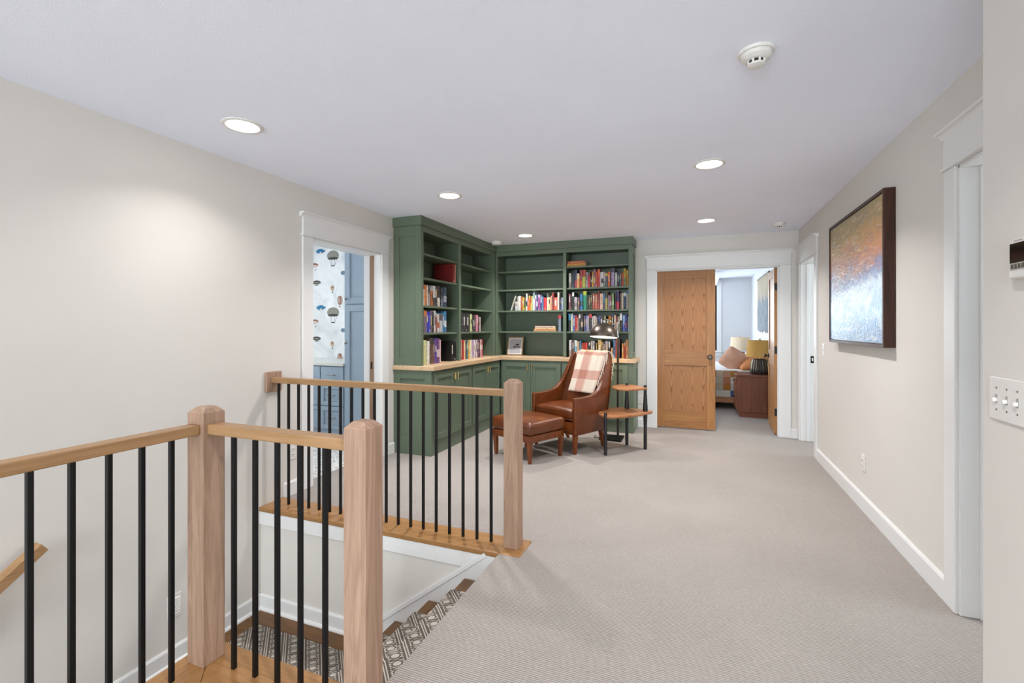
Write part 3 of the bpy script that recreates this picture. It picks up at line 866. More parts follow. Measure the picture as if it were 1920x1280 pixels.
# ------------------------------------------------------------------ books
BOOKS = {
'BR2': '''-1.579,0.032,0.194,b8b2a8/6a6660 -1.543,0.02,0.178,20242a -1.522,0.011,0.201,2f4a44 -1.511,0.012,0.201,1d2340 -1.499,0.029,0.236,272a55/b04050 -1.469,0.034,0.187,d99a5c/e8c8a0 -1.43,0.028,0.233,8f2a2a/c05040 -1.399,0.046,0.231,a8ac4a/b04030 -1.348,0.021,0.2,b8b4c0 -1.325,0.032,0.202,c03a40/40302c -1.292,0.018,0.144,3a2c26 -1.272,0.021,0.199,caa030 -1.25,0.026,0.231,8a5a70/d0a888 -1.221,0.02,0.203,cc5a30 -1.199,0.032,0.229,b02a28/d86040 -1.166,0.013,0.192,dcc8cc -1.152,0.028,0.194,d8d8d4/303034 -1.122,0.025,0.193,d0b4b8/9a9494 -1.095,0.028,0.177,44525e/d8b848 -1.065,0.029,0.193,d8682e -1.033,0.008,0.157,30303c -1.024,0.042,0.238,a090b0/20243c -0.976,0.029,0.178,a8b0a4 -0.944,0.02,0.177,20264e -0.922,0.028,0.176,33434a -0.891,0.022,0.174,d24a2c -0.868,0.033,0.228,a8922c/5a6a3a -0.831,0.024,0.204,c88a30/d8a848''',
'BR3': '''-1.581,0.025,0.212,8a4a50 -1.554,0.018,0.19,241c20 -1.535,0.026,0.231,1c1c1e/d8d8d4 -1.505,0.036,0.167,bcb6ba/8a8488 -1.459,0.024,0.163,705058 -1.427,0.035,0.207,3a80b8/28343c -1.384,0.043,0.242,2f9070/b8c03a -1.34,0.021,0.19,24382c -1.317,0.024,0.19,5a4434 -1.292,0.024,0.195,38442e -1.263,0.033,0.206,a04a38 -1.227,0.027,0.196,d07860 -1.199,0.028,0.234,7a2420/a04038 -1.168,0.04,0.207,dcb0a4 -1.125,0.023,0.206,4a7ca0/303850 -1.099,0.029,0.233,b8a860/302c24 -1.065,0.016,0.178,9a92a4 -1.046,0.023,0.183,a05a70/b4b0ac -1.018,0.03,0.204,7a9a60/a8b890 -0.977,0.016,0.193,3a2c28 -0.959,0.035,0.239,221c50/b83048 -0.917,0.019,0.2,5a2c2c -0.894,0.025,0.208,c0b4a0 -0.867,0.031,0.21,14284e/c8ccd0 -0.834,0.013,0.204,a8c4d8 -0.82,0.017,0.241,c89c68/4860a0''',
'BR4': '''-1.587,0.034,0.236,181a1c/4088b0 -1.55,0.025,0.236,c8d0b8 -1.521,0.025,0.215,4a5a98 -1.494,0.029,0.211,b83c38 -1.464,0.012,0.181,dcb8b0 -1.449,0.026,0.226,2c2c30/d8d0c8 -1.416,0.026,0.232,3c3430/c8b090 -1.378,0.021,0.207,585478 -1.356,0.022,0.207,7478a8 -1.334,0.023,0.21,b0a6bc -1.308,0.036,0.23,201c20/c04040 -1.271,0.016,0.197,ccc8c4 -1.253,0.029,0.206,d0c4c0 -1.221,0.022,0.191,9890a0 -1.198,0.012,0.197,2c2430 -1.186,0.022,0.203,6a74b0 -1.162,0.034,0.202,342840 -1.122,0.031,0.205,8a8a60 -1.079,0.021,0.16,c0ccb8 -1.056,0.03,0.201,b06c18 -1.021,0.03,0.228,1a2238 -0.986,0.024,0.213,c8a890 -0.96,0.024,0.195,d0c4b0/702830 -0.934,0.02,0.195,909480 -0.913,0.029,0.232,16181a/d8d8d8 -0.877,0.027,0.212,88a8d0/3a58a8 -0.85,0.026,0.214,38388c/803868 -0.814,0.014,0.194,98b4d4''',
'BR5': '''-1.577,0.034,0.227,d0d0d4/a08880 -1.535,0.026,0.224,4a342e -1.505,0.033,0.224,78b0d0/d0dce0 -1.47,0.026,0.21,cca478 -1.442,0.029,0.213,4a6a88 -1.412,0.017,0.192,5a2428 -1.393,0.03,0.192,b83030/d05848 -1.362,0.03,0.193,c84030/d88830 -1.33,0.014,0.184,2a1c20 -1.314,0.022,0.199,1c1c20/b0b0b0 -1.287,0.021,0.215,b4b09c -1.265,0.029,0.215,a09aa4 -1.224,0.018,0.192,8a7840 -1.193,0.043,0.231,c4a468 -1.147,0.019,0.207,c09c60 -1.124,0.022,0.21,2c2828 -1.097,0.033,0.214,a8a0ac -1.059,0.022,0.211,1a1a1c/c0c0c0 -1.024,0.022,0.132,c09a68 -0.998,0.027,0.235,34689c -0.969,0.015,0.233,d05028 -0.943,0.027,0.242,5c2c30 -0.888,0.016,0.19,cca468 -0.871,0.012,0.187,d07838 -0.858,0.019,0.202,c05048/c8a080 -0.838,0.033,0.237,c08a5c''',
'BL3': '''-2.342,0.033,0.122,ccc8c8 -2.307,0.019,0.194,b8b8b4 -2.288,0.029,0.2,d4d0cc -2.258,0.02,0.187,a04a20 -2.234,0.02,0.186,caa038 -2.213,0.019,0.183,6a6428 -2.192,0.011,0.097,6a9438 -2.181,0.02,0.232,d8d4d0/2a2440 -2.159,0.019,0.144,d86834 -2.14,0.021,0.203,dc6c40/c8a040 -2.118,0.012,0.109,d8b850 -2.105,0.019,0.196,b8c080 -2.084,0.027,0.261,c8d4d0/809898 -2.055,0.023,0.207,8a6a90/d0c8d0 -2.031,0.02,0.216,303c6c/c0c4d0 -2.009,0.029,0.215,8a3878/c0a0b8 -1.979,0.029,0.208,2c3c70 -1.949,0.02,0.183,5878a0 -1.927,0.04,0.17,c83038 -1.884,0.021,0.224,d0ccb8/4a6048 -1.861,0.032,0.171,e0b888 -1.827,0.016,0.192,c89080 -1.81,0.025,0.235,8a2018 -1.783,0.046,0.169,d4604c -1.735,0.024,0.236,d8d0c8 -1.694,0.015,0.165,28345c -1.679,0.018,0.164,a0b8d8''',
'LA3': '''4.219,0.02,0.169,d8d4d0 4.239,0.05,0.217,c07040 4.291,0.026,0.216,d0c4b4 4.319,0.034,0.215,a0989c/4a4a50 4.356,0.045,0.158,b06838 4.412,0.051,0.22,d0ccc8/2c2c30 4.467,0.029,0.216,201a18 4.497,0.057,0.227,30241e/d0c8bc 4.575,0.049,0.217,1c2024/707880 4.627,0.066,0.222,18304c/a0a8b0''',
'LA4': '''4.219,0.056,0.229,6a5868/c87840 4.277,0.039,0.219,2a2c9c 4.317,0.036,0.221,2c30a8 4.356,0.034,0.226,5a4a54 4.395,0.029,0.219,241c20 4.426,0.029,0.235,d0ccc4 4.461,0.033,0.213,7a2428/b0b0b0 4.496,0.042,0.199,d0c4bc/b05830 4.54,0.067,0.208,b4b4b8/50484c 4.608,0.034,0.217,3c80a0 4.643,0.048,0.235,2c6c98/d0d4d8''',
'LA5': '''4.219,0.051,0.26,c8cc90 4.277,0.056,0.247,d8d4c8 4.334,0.077,0.279,4a2c20/241c1c 4.412,0.033,0.243,8a6460 4.446,0.042,0.277,482c88 4.49,0.061,0.272,5a2c60/c8b8c0 4.552,0.03,0.255,dcbcbc''',
'LB4': '''5.057,0.051,0.23,141416 5.11,0.047,0.227,16161a 5.159,0.044,0.229,141214 5.205,0.04,0.226,16161a 5.247,0.042,0.227,1a1a1e 5.295,0.043,0.219,c8d090 5.34,0.029,0.207,38402c 5.385,0.033,0.185,241820 5.42,0.035,0.186,2c2030 5.459,0.063,0.214,b87888 5.526,0.043,0.197,3c2820 5.571,0.048,0.189,d8c8cc''',
'LB5': '''5.047,0.03,0.247,d8a0a0 5.079,0.029,0.242,c03a38 5.11,0.028,0.237,d05040 5.14,0.03,0.236,d8d0a8 5.172,0.035,0.24,5a4030 5.209,0.031,0.239,2c7480 5.242,0.027,0.234,d0a850 5.271,0.022,0.237,e0c850 5.297,0.035,0.232,c8c0b0 5.334,0.031,0.236,d0c8d0 5.367,0.032,0.233,a888b0 5.401,0.033,0.234,d8d4d4 5.436,0.031,0.231,b098b8 5.469,0.032,0.232,d0c8c0 5.503,0.034,0.231,704068 5.539,0.03,0.23,50304c 5.571,0.028,0.233,5a2838 5.601,0.033,0.234,e0d4d0 5.636,0.042,0.228,b83848''',
}

ORD = ['first', 'second', 'third', 'fourth', 'fifth', 'sixth', 'seventh', 'eighth', 'ninth', 'tenth', 'eleventh', 'twelfth', 'thirteenth', 'fourteenth',
       'fifteenth', 'sixteenth', 'seventeenth', 'eighteenth', 'nineteenth', 'twentieth', 'twenty-first', 'twenty-second', 'twenty-third', 'twenty-fourth', 'twenty-fifth', 'twenty-sixth', 'twenty-seventh', 'twenty-eighth']
def cname(c):
    import colorsys
    r, g, b = (int(c[i:i + 2], 16) / 255 for i in (0, 2, 4))
    h_, s_, v_ = colorsys.rgb_to_hsv(r, g, b)
    h_ *= 360
    if v_ < 0.2: return 'black'
    if s_ < 0.14: return 'white' if v_ > 0.78 else 'grey' if v_ > 0.35 else 'dark grey'
    if s_ < 0.28 and v_ > 0.75: return 'cream' if 15 < h_ < 90 else 'pale blue' if 150 < h_ < 260 else 'pale pink'
    pre = 'dark ' if v_ < 0.42 else ''
    if h_ < 14 or h_ > 345: return pre + 'red'
    if h_ < 35: return 'brown' if v_ < 0.55 else 'orange' if s_ > 0.55 else 'tan'
    if h_ < 65: return 'olive' if v_ < 0.6 else 'yellow'
    if h_ < 165: return pre + 'green'
    if h_ < 200: return pre + 'teal'
    if h_ < 255: return 'navy' if v_ < 0.4 else 'blue'
    if h_ < 300: return pre + 'purple'
    return pre + 'mauve'
def book(kind, pos, wd, ht, z, c1, c2, depth, label, group, lean=0.0, front=None):
    """kind B: spine faces -y, pos along x;  L: spine faces +x, pos along y.  Local frame: x thickness, y depth (spine at y=0), z up"""
    wd = max(wd, 0.009) - 0.0012
    t = thing('book', label, 'book', (0, 0, 0), 0.0, group)
    if kind == 'B': t.location = (pos + wd / 2, front if front else 6.055, z)
    else: t.location = (front if front else -2.652, pos + wd / 2, z); 
    t.rotation_euler = (0, lean if kind == 'B' else lean, 0 if kind == 'B' else R(90))
    e = min(0.0022, wd * 0.14)
    mb = MB()
    mb.box(-wd / 2, -wd / 2 + e, 0.003, depth, 0, ht); mb.box(wd / 2 - e, wd / 2, 0.003, depth, 0, ht)
    n = 4
    pts = [(-wd / 2 + wd * i / n, 0.004 - 0.004 * math.sin(PI * i / n)) for i in range(n + 1)]
    pts = pts + [(wd / 2, 0.006), (-wd / 2, 0.006)]
    mb.prism(pts, 'z', 0, ht)
    mb.build('cover', bookmat(c1), t)
    MB().box(-wd / 2 + e, wd / 2 - e, 0.006, depth - 0.004, 0.003, ht - 0.004).build('pages', M['paper_page'], t)
    if c2:
        q = random.choice([(0.0, 0.42), (0.62, 1.0), (0.78, 1.0), (0.25, 0.55)])
    elif wd > 0.012:
        c2 = random.choice(['d8d2c4', 'c9b98a', '202024', 'e0dcd4', 'b8a070']); q = random.choice([(0.35, 0.8), (0.45, 0.7), (0.06, 0.14), (0.5, 0.85)])
        wd *= 0.42
    else: return t
    a, b = q[0] * ht + (0.0005 if q[0] == 0 else 0), q[1] * ht - (0.0005 if q[1] == 1 else 0)
    pts = [(-wd / 2 + wd * i / n, -0.0006 + (0.004 - 0.004 * math.sin(PI * (0.12 + 0.76 * i / n)) if wd > 0.02 else 0)) for i in range(n + 1)] + [(wd / 2, 0.005), (-wd / 2, 0.005)]
    MB().prism(pts, 'z', a, b).build('spine_title', bookmat(c2), t)
    return t
ROWS = {'BR2': ('B', 1.822, 'second shelf down, back wall right bay', 'books on the second shelf, back right bay'),
        'BR3': ('B', 1.532, 'third shelf down, back wall right bay', 'books on the third shelf, back right bay'),
        'BR4': ('B', 1.247, 'fourth shelf down, back wall right bay', 'books on the fourth shelf, back right bay'),
        'BR5': ('B', ZC, 'on worktop, back wall right bay', 'books on the worktop, back right bay'),
        'BL3': ('B', 1.532, 'full row, back wall left bay', 'books on the third shelf, back left bay'),
        'LA3': ('L', 1.532, 'third shelf down, left wall near bay', 'books on the third shelf, left near bay'),
        'LA4': ('L', 1.247, 'fourth shelf down, left wall near bay', 'books on the fourth shelf, left near bay'),
        'LA5': ('L', ZC, 'on worktop, left wall near bay', 'books on the worktop, left near bay'),
        'LB4': ('L', 1.247, 'fourth shelf down, left wall corner bay', 'books on the fourth shelf, left corner bay'),
        'LB5': ('L', ZC, 'on worktop, left wall corner bay', 'thin books on the worktop, left corner bay')}
for key, (kind, z, where, group) in ROWS.items():
    for i, tok in enumerate(BOOKS[key].split()):
        a, wd, ht, cc = tok.split(',')
        c1, _, c2 = cc.partition('/')
        a, wd, ht = float(a), float(wd), float(ht)
        size = 'tall ' if ht > 0.228 else 'short ' if ht < 0.17 else ''
        lab = '%s%s book, %s from left, %s' % (size, cname(c1), ORD[i], where)
        book(kind, a, wd, ht, z + 0.0005, c1, c2, 0.15 + 0.06 * random.random(), lab, group, front=(6.05 + 0.012 * random.random()) if kind == 'B' else (-2.648 - 0.012 * random.random()))
# single and lying books
book('B', -2.412, 0.02, 0.212, 1.5365, 'b9b9b4', '', 0.17, 'pale grey book leaning at the left end of the full row, back left bay', 'books on the third shelf, back left bay', lean=R(19))
book('B', -1.722, 0.036, 0.217, 1.2475, '7c8496', 'b83a3a', 0.17, 'grey book with red top standing right of the flat stack, back left bay', 'books on the fourth shelf, back left bay')
def lying(x0, x1, y0, d_, z, t, c, c2, label, group):
    o = thing('book', label, 'book', ((x0 + x1) / 2, y0, z), 0.0, group)
    w_ = x1 - x0
    e = 0.003
    MB().box(-w_ / 2, w_ / 2, 0.002, d_, 0, e).box(-w_ / 2, w_ / 2, 0.002, d_, t - e, t).box(-w_ / 2, w_ / 2, 0, 0.004, 0, t).build('cover', bookmat(c), o, 0.001)
    MB().box(-w_ / 2 + 0.004, w_ / 2 - 0.004, 0.004, d_ - 0.004, e, t - e).build('pages', M['paper_page'], o)
    MB().box(-w_ / 2 + 0.03, w_ / 2 - 0.03, -0.0006, 0.002, t * 0.42, t * 0.6).build('spine_title', bookmat(c2), o)
lying(-2.071, -1.76, 6.06, 0.2, 1.2475, 0.037, 'c8935c', '8a5a30', 'tan book lying at the bottom of the flat stack, back left bay', 'flat stack in the back left bay')
lying(-2.055, -1.767, 6.065, 0.19, 1.285, 0.034, 'd2b79e', '5a4a40', 'cream book lying on top of the tan book, back left bay', 'flat stack in the back left bay')
lying(-1.606, -1.357, 6.06, 0.18, 2.1055, 0.036, 'd0a03c', 'b05030', 'yellow book lying on the top shelf, back right bay', 'flat stack on the top shelf')
lying(-1.600, -1.363, 6.062, 0.17, 2.142, 0.034, 'b8503c', 'd8a858', 'red book lying on the yellow one, top shelf, back right bay', 'flat stack on the top shelf')
book('L', 4.845, 0.05, 0.222, 1.8225, '7c1f1c', '', 0.255, 'dark red album with its cover showing, second shelf, left wall near bay', 'albums on the second shelf, left near bay')
book('L', 4.897, 0.03, 0.220, 1.8225, 'c08070', '', 0.25, 'pink album behind the dark red one, second shelf, left wall near bay', 'albums on the second shelf, left near bay')
book('L', 4.80, 0.07, 0.235, ZC + 0.0005, '0f0f10', '', 0.25, 'black album with its cover showing on the worktop, left wall near bay', 'black albums on the worktop')
book('L', 4.871, 0.05, 0.225, ZC + 0.0005, '17171a', '', 0.24, 'black album against the divider on the worktop, left wall near bay', 'black albums on the worktop')

# small framed photograph on the worktop
pf = thing('picture_frame', 'small champagne framed black and white photograph leaning on the worktop', 'picture frame', (-2.38, 6.12, ZC + 0.004), R(-4))
W2, H2 = 0.118, 0.262
tl = R(13)
def lean(mb):
    mb.v = [(x, y * math.cos(tl) + z * math.sin(tl), z * math.cos(tl) - y * math.sin(tl)) for x, y, z in mb.v]
    return mb
for a in ((-W2, -W2 + 0.016, 0, H2), (W2 - 0.016, W2, 0, H2), (-W2 + 0.016, W2 - 0.016, 0, 0.016), (-W2 + 0.016, W2 - 0.016, H2 - 0.016, H2)):
    lean(MB().box(a[0], a[1], 0, 0.016, a[2], a[3])).build('frame_bar', M['champagne'], pf, 0.0015)
lean(MB().box(-W2 + 0.015, W2 - 0.015, 0.006, 0.010, 0.015, H2 - 0.015)).build('mat', M['mat_board'], pf)
ph = lean(MB().box(-W2 + 0.030, W2 - 0.030, 0.004, 0.007, 0.032, H2 - 0.032)).build('photograph', M['print'], pf)
random.seed(3)
for i in range(16):
    x = -0.055 + 0.11 * random.random(); z = 0.105 + 0.035 * (i % 2) + 0.01 * random.random()
    lean(MB().box(x, x + 0.012 + 0.012 * random.random(), 0.003, 0.0045, z, z + 0.008 + 0.01 * random.random())).build('figure_print', M['ink'], ph)
lean(MB().box(-0.01, 0.01, 0.016, 0.02, 0.0, 0.19)).build('easel_back', M['ink'], pf)

# ------------------------------------------------------------------ armchair (local: x right, y back, z up; front edge at y = 0)
CH_A = R(-26.0)
LE, LG = M['leather'], M['leg_wood']
ac = thing('armchair', 'cognac leather armchair with high back and tapered wooden legs', 'armchair', (-1.43, 4.80, 0), CH_A)
HW = 0.315
side = [(0.0, 0.195), (0.0, 0.565), (0.012, 0.578), (0.12, 0.576), (0.24, 0.580), (0.33, 0.596), (0.40, 0.632), (0.46, 0.692), (0.51, 0.772), (0.555, 0.862), (0.60, 0.955),
        (0.625, 1.000), (0.648, 1.014), (0.70, 1.012), (0.718, 0.99), (0.685, 0.88), (0.635, 0.69), (0.58, 0.49), (0.535, 0.33), (0.505, 0.195)]
def lean_in(mb, k=0.14):
    mb.v = [(x - math.copysign(max(0, z - 0.58) * k, x) if abs(x) > 1e-4 else x, y, z) for x, y, z in mb.v]
    return mb
for s_, nm in ((-1, 'side_panel'), (1, 'side_panel')):
    mb = MB()
    if s_ > 0: mb.prism(side, 'x', HW - 0.044, HW)
    else: mb.prism(side, 'x', -HW, -HW + 0.044)
    o = lean_in(mb).build(nm, LE, ac, 0.010, 3, True)
    # piping along the top edge
    path = [Vector((s_ * (HW - 0.008), p[0], p[1] - 0.004)) for p in side[1:14]]
    path = [Vector((p.x - s_ * max(0, p.z - 0.58) * 0.14, p.y, p.z)) for p in path]
    MB().tube(path, 0.0045, 6).build('piping', LE, o, smooth=True)
backp = [(0.42, 0.30), (0.455, 0.48), (0.507, 0.66), (0.565, 0.82), (0.618, 0.95), (0.642, 1.004), (0.665, 1.018), (0.70, 1.012), (0.714, 0.985), (0.68, 0.88), (0.63, 0.69), (0.575, 0.48), (0.525, 0.30), (0.50, 0.197)]
mb = MB()
nx = 10
xs = [-(HW - 0.05) + 2 * (HW - 0.05) * i / nx for i in range(nx + 1)]
m_ = len(backp)
vv, ff = [], []
for x in xs:
    for k, (y, z) in enumerate(backp):
        dish = 0.018 * (1 - (x / (HW - 0.05)) ** 2) if k < 6 else 0
        xx = x * (1 - max(0, z - 0.58) * 0.14 / HW)
        vv.append((xx, y + dish, z))
for i in range(nx):
    for k in range(m_):
        q = (k + 1) % m_
        ff.append((i * m_ + k, i * m_ + q, (i + 1) * m_ + q, (i + 1) * m_ + k))
ff.append(tuple(range(m_))); ff.append(tuple(nx * m_ + k for k in range(m_ - 1, -1, -1)))
mb.add(vv, ff).build('backrest', LE, ac, smooth=True)
MB().box(-HW + 0.05, HW - 0.05, 0.012, 0.50, 0.197, 0.325).build('seat_rail', LE, ac, 0.008, 2, True)
cu = MB().rbox((0, 0.245, 0.395), (HW - 0.046, 0.243, 0.062), 0.034, 14, 12, 5, 0.022, 0.0).build('seat_cushion', LE, ac, smooth=True)
for zz in (0.432, 0.352):
    pts = []
    a, b, r_ = HW - 0.046, 0.243, 0.034
    for cx, cy, a0 in ((a - r_, b - r_, 0), (-a + r_, b - r_, 90), (-a + r_, -b + r_, 180), (a - r_, -b + r_, 270)):
        for k in range(5):
            an = R(a0 + k * 22.5); pts.append((cx + r_ * math.cos(an), 0.245 + cy + r_ * math.sin(an), zz))
    pts.append(pts[0])
    MB().tube(pts, 0.004, 6, False).build('piping', LE, cu, smooth=True)
def leg(root, x, y, z1, dx=0, dy=0, a=0.023, b=0.0145):
    vv = []
    for r_, z, ox, oy in ((b, 0.0, dx, dy), (a, z1, 0, 0)):
        vv += [(x + ox - r_, y + oy - r_, z), (x + ox + r_, y + oy - r_, z), (x + ox + r_, y + oy + r_, z), (x + ox - r_, y + oy + r_, z)]
    MB().add(vv, [(3, 2, 1, 0), (4, 5, 6, 7), (0, 1, 5, 4), (1, 2, 6, 5), (2, 3, 7, 6), (3, 0, 4, 7)]).build('leg', LG, root, 0.0025)
for s_ in (-1, 1):
    leg(ac, s_ * (HW - 0.032), 0.034, 0.20, s_ * -0.006, 0.004)
    leg(ac, s_ * (HW - 0.036), 0.465, 0.20, s_ * -0.03, 0.085)

# ottoman
ot = thing('ottoman', 'square cognac leather ottoman in front of the armchair', 'ottoman', (-1.608, 4.525, 0), CH_A)
MB().box(-0.275, 0.275, -0.245, 0.245, 0.20, 0.268).build('base_band', LE, ot, 0.006, 2, True)
oc = MB().rbox((0, 0, 0.331), (0.285, 0.255, 0.062), 0.032, 56, 50, 6, 0.03)
def pleat(p):                                   # soft vertical gathers in the boxing of the cushion
    x, y, z = p
    k = max(0, 1 - abs(z - 0.335) / 0.05)
    if abs(y) > 0.235: y += math.copysign(0.0045 * k * math.sin(x * 150 + 2 * math.sin(x * 31)) * (0.4 + 0.6 * math.cos(x * 5)), y)
    if abs(x) > 0.265: x += math.copysign(0.0045 * k * math.sin(y * 150 + 2 * math.sin(y * 27)) * (0.4 + 0.6 * math.cos(y * 6)), x)
    return (x, y, z)
oc.v = [pleat(p) for p in oc.v]
oc = oc.build('cushion', LE, ot, smooth=True)
pts = []
for cx, cy, a0 in ((0.253, 0.223, 0), (-0.253, 0.223, 90), (-0.253, -0.223, 180), (0.253, -0.223, 270)):
    for k in range(5):
        an = R(a0 + k * 22.5); pts.append((cx + 0.032 * math.cos(an), cy + 0.032 * math.sin(an), 0.366))
pts.append(pts[0])
MB().tube(pts, 0.004, 6, False).build('piping', LE, oc, smooth=True)
MB().box(-0.277, 0.277, -0.247, 0.247, 0.206, 0.211).build('stitched_seam', LG, ot)
for sx in (-1, 1):
    for sy in (-1, 1): leg(ot, sx * 0.25, sy * 0.222, 0.205, sx * -0.006, sy * -0.006)

# throw over the armchair's back
th = thing('throw_blanket', 'cream and rose plaid throw with fringe draped over the armchair back', 'blanket', (-1.43, 4.80, 0), CH_A)
path = [(0.455, 0.575), (0.468, 0.62), (0.494, 0.70), (0.524, 0.78), (0.556, 0.865), (0.592, 0.945), (0.616, 0.995), (0.632, 1.022), (0.665, 1.036), (0.705, 1.030), (0.734, 1.000), (0.722, 0.94), (0.704, 0.87), (0.686, 0.80), (0.670, 0.73)]
cum = [0]
for a, b in zip(path, path[1:]): cum.append(cum[-1] + math.hypot(a[0] - b[0], a[1] - b[1]))
def on_path(t):
    s_ = t * cum[-1]
    for i in range(len(path) - 1):
        if s_ <= cum[i + 1] + 1e-9:
            k = (s_ - cum[i]) / (cum[i + 1] - cum[i])
            return (path[i][0] + (path[i + 1][0] - path[i][0]) * k, path[i][1] + (path[i + 1][1] - path[i][1]) * k)
    return path[-1]
NU, NV = 34, 44
def tf(u, v):
    y, z = on_path(v)
    x0 = -0.155 - 0.010 * (1 - v); x1 = 0.246 - 0.05 * max(0, 1 - v / 0.5)
    x = x0 + (x1 - x0) * u + 0.012 * math.sin(v * 6)
    wr = 0.006 * math.sin(u * 30 + 2.5 * math.sin(v * 4)) * (0.3 + min(1, v * 2)) + 0.004 * math.sin(u * 13 + v * 9)
    yy = y + (wr - 0.010 if v < 0.56 else 0.004 - wr)
    return (x, yy - (0.016 if v < 0.5 else 0) * (1 - 0.5 * abs(2 * u - 1)) * 0, z + (0.004 * math.sin(u * 24) if 0.45 < v < 0.7 else 0))
cl = MB().grid(tf, NU, NV).build('cloth', M['plaid'], th, smooth=True, recalc=False)
ul = cl.data.uv_layers.new(name='UVMap')
for lp in cl.data.loops:
    i = lp.vertex_index
    ul.data[lp.index].uv = ((i % (NU + 1)) / NU, (i // (NU + 1)) / NV)
sm = cl.modifiers.new('thickness', 'SOLIDIFY'); sm.thickness = 0.006; sm.offset = 0
random.seed(11)
for k in range(22):                             # fringe along the right-hand edge
    v = 0.14 + 0.80 * k / 21
    p = Vector(tf(1.0, v))
    ln = 0.055 + 0.025 * random.random()
    back = v > 0.56
    q1 = p + Vector((0.016 + 0.01 * random.random(), 0.006 if back else -0.022, -ln * 0.35)); q2 = p + Vector((0.022 + 0.018 * random.random(), 0.010 if back else -0.034, -ln))
    MB().tube([p, q1, q2], [0.0035, 0.004, 0.0025], 5).build('tassel', M['fringe'], th, smooth=True)
for k in range(18):                             # fringe at the hem behind the chair
    p = Vector(tf(k / 17, 1.0))
    MB().tube([p, p + Vector((0.004 * (random.random() - 0.5), 0.003, -0.04)), p + Vector((0.014 * (random.random() - 0.5), 0.004, -0.075))], [0.0035, 0.004, 0.0025], 5).build('tassel', M['fringe'], th, smooth=True)

# ------------------------------------------------------------------ two-tier side table
tb = thing('side_table', 'two-tier side table with leaf-shaped wooden tops and black legs', 'side table', (-0.72, 5.08, 0))
def leaf_top(pts, z0, z1, name):
    n = len(pts); sub = 8
    out = []
    for i in range(n):                           # closed Catmull-Rom outline
        p0, p1, p2, p3 = (Vector(pts[(i + k) % n]) for k in (-1, 0, 1, 2))
        for j in range(sub):
            t = j / sub
            out.append(tuple(0.5 * ((2 * p1) + (p2 - p0) * t + (2 * p0 - 5 * p1 + 4 * p2 - p3) * t * t + (3 * p1 - p0 - 3 * p2 + p3) * t ** 3)))
    MB().prism(out, 'z', z0, z1).build(name, M['acacia'], tb, 0.008, 3, True)
leaf_top([(-0.975, 5.0), (-0.935, 4.86), (-0.83, 4.785), (-0.68, 4.86), (-0.535, 5.06), (-0.445, 5.235), (-0.50, 5.275), (-0.64, 5.335), (-0.79, 5.365), (-0.92, 5.24)], 0.378, 0.405, 'lower_top')
leaf_top([(-0.865, 5.15), (-0.80, 5.01), (-0.68, 4.965), (-0.575, 5.05), (-0.495, 5.17), (-0.53, 5.23), (-0.66, 5.37), (-0.79, 5.36), (-0.855, 5.26)], 0.640, 0.662, 'upper_top')
def tleg(x, y, h_, waist):
    pr = [(0.017, 0.0), (0.018, 0.10), (0.0165, 0.22)]
    pr += ([(0.021, 0.36), (0.026, 0.43), (0.021, 0.50), (0.0165, 0.60)] if waist else [(0.017, 0.36)])
    pr += [(0.0165, h_ - 0.004), (0.014, h_)]
    MB().lathe(pr, 14, (x, y, 0)).build('leg', M['blackwood'], tb, smooth=True)
tleg(-0.868, 4.800, 0.43, False); tleg(-0.723, 5.301, 0.685, True); tleg(-0.515, 5.190, 0.685, True)

# ------------------------------------------------------------------ arc floor lamp
fp = thing('floor_lamp', 'dark bronze floor lamp with dome shade arching over the armchair', 'floor lamp', (-0.868, 5.60, 0))
MB().prism([(-1.06, 5.42), (-0.80, 5.40), (-0.80, 5.66), (-1.02, 5.66)], 'z', 0.0, 0.022).build('base', M['black'], fp, 0.003)
PX, PY = -0.868, 5.60
ad = Vector((-0.93, -0.367, 0)).normalized()      # the arm swings out parallel to the bookcase, a little forward
pth = [Vector((PX, PY, 0.02)), Vector((PX, PY, 0.6)), Vector((PX, PY, 1.18))]
ra = 0.165
for i in range(1, 11):
    an = i / 10 * R(82)
    pth.append(Vector((PX, PY, 1.215)) + ad * (ra * (1 - math.cos(an))) + Vector((0, 0, ra * math.sin(an) * 1.08)))
MB().tube(pth[:3] + [], 0.0135, 12).build('pole', M['dark_pole'], fp, smooth=True)
MB().tube([pth[2]] + pth[3:], [0.0105] + [0.006] * 10, 10).build('arm', M['chrome'], fp, smooth=True)
dc = Vector((PX, PY, 0)) + ad * 0.168
zr = 1.186
rd = 0.163
tilt = Matrix.Rotation(R(4.5), 3, ad.cross(Vector((0, 0, 1)))) @ Matrix.Rotation(R(5), 3, ad)
pr = [(rd * math.cos(R(a)), rd * 1.03 * math.sin(R(a))) for a in range(0, 86, 5)] + [(0.012, rd * 1.03)]
inn = [((rd - 0.004) * math.cos(R(a)), (rd * 1.03 - 0.004) * math.sin(R(a))) for a in range(85, -1, -5)]
mb = MB().lathe(pr + inn, 40, (0, 0, 0), closed=True)
mb.v = [tuple(tilt @ Vector(p) + Vector((dc.x, dc.y, zr))) for p in mb.v]
sh_ = mb.build('shade', M['gunmetal'], fp, smooth=True)
inm = emit('lit_shade_lining', 'fff1dc', 1.6)
mb = MB().lathe([((rd - 0.006) * math.cos(R(a)), (rd - 0.008) * math.sin(R(a))) for a in range(0, 89, 8)], 40)
mb.f = mb.f[:-2]
mb.v = [tuple(tilt @ Vector(p) + Vector((dc.x, dc.y, zr))) for p in mb.v]
mb.build('shade_lining', inm, sh_, smooth=True, recalc=False)
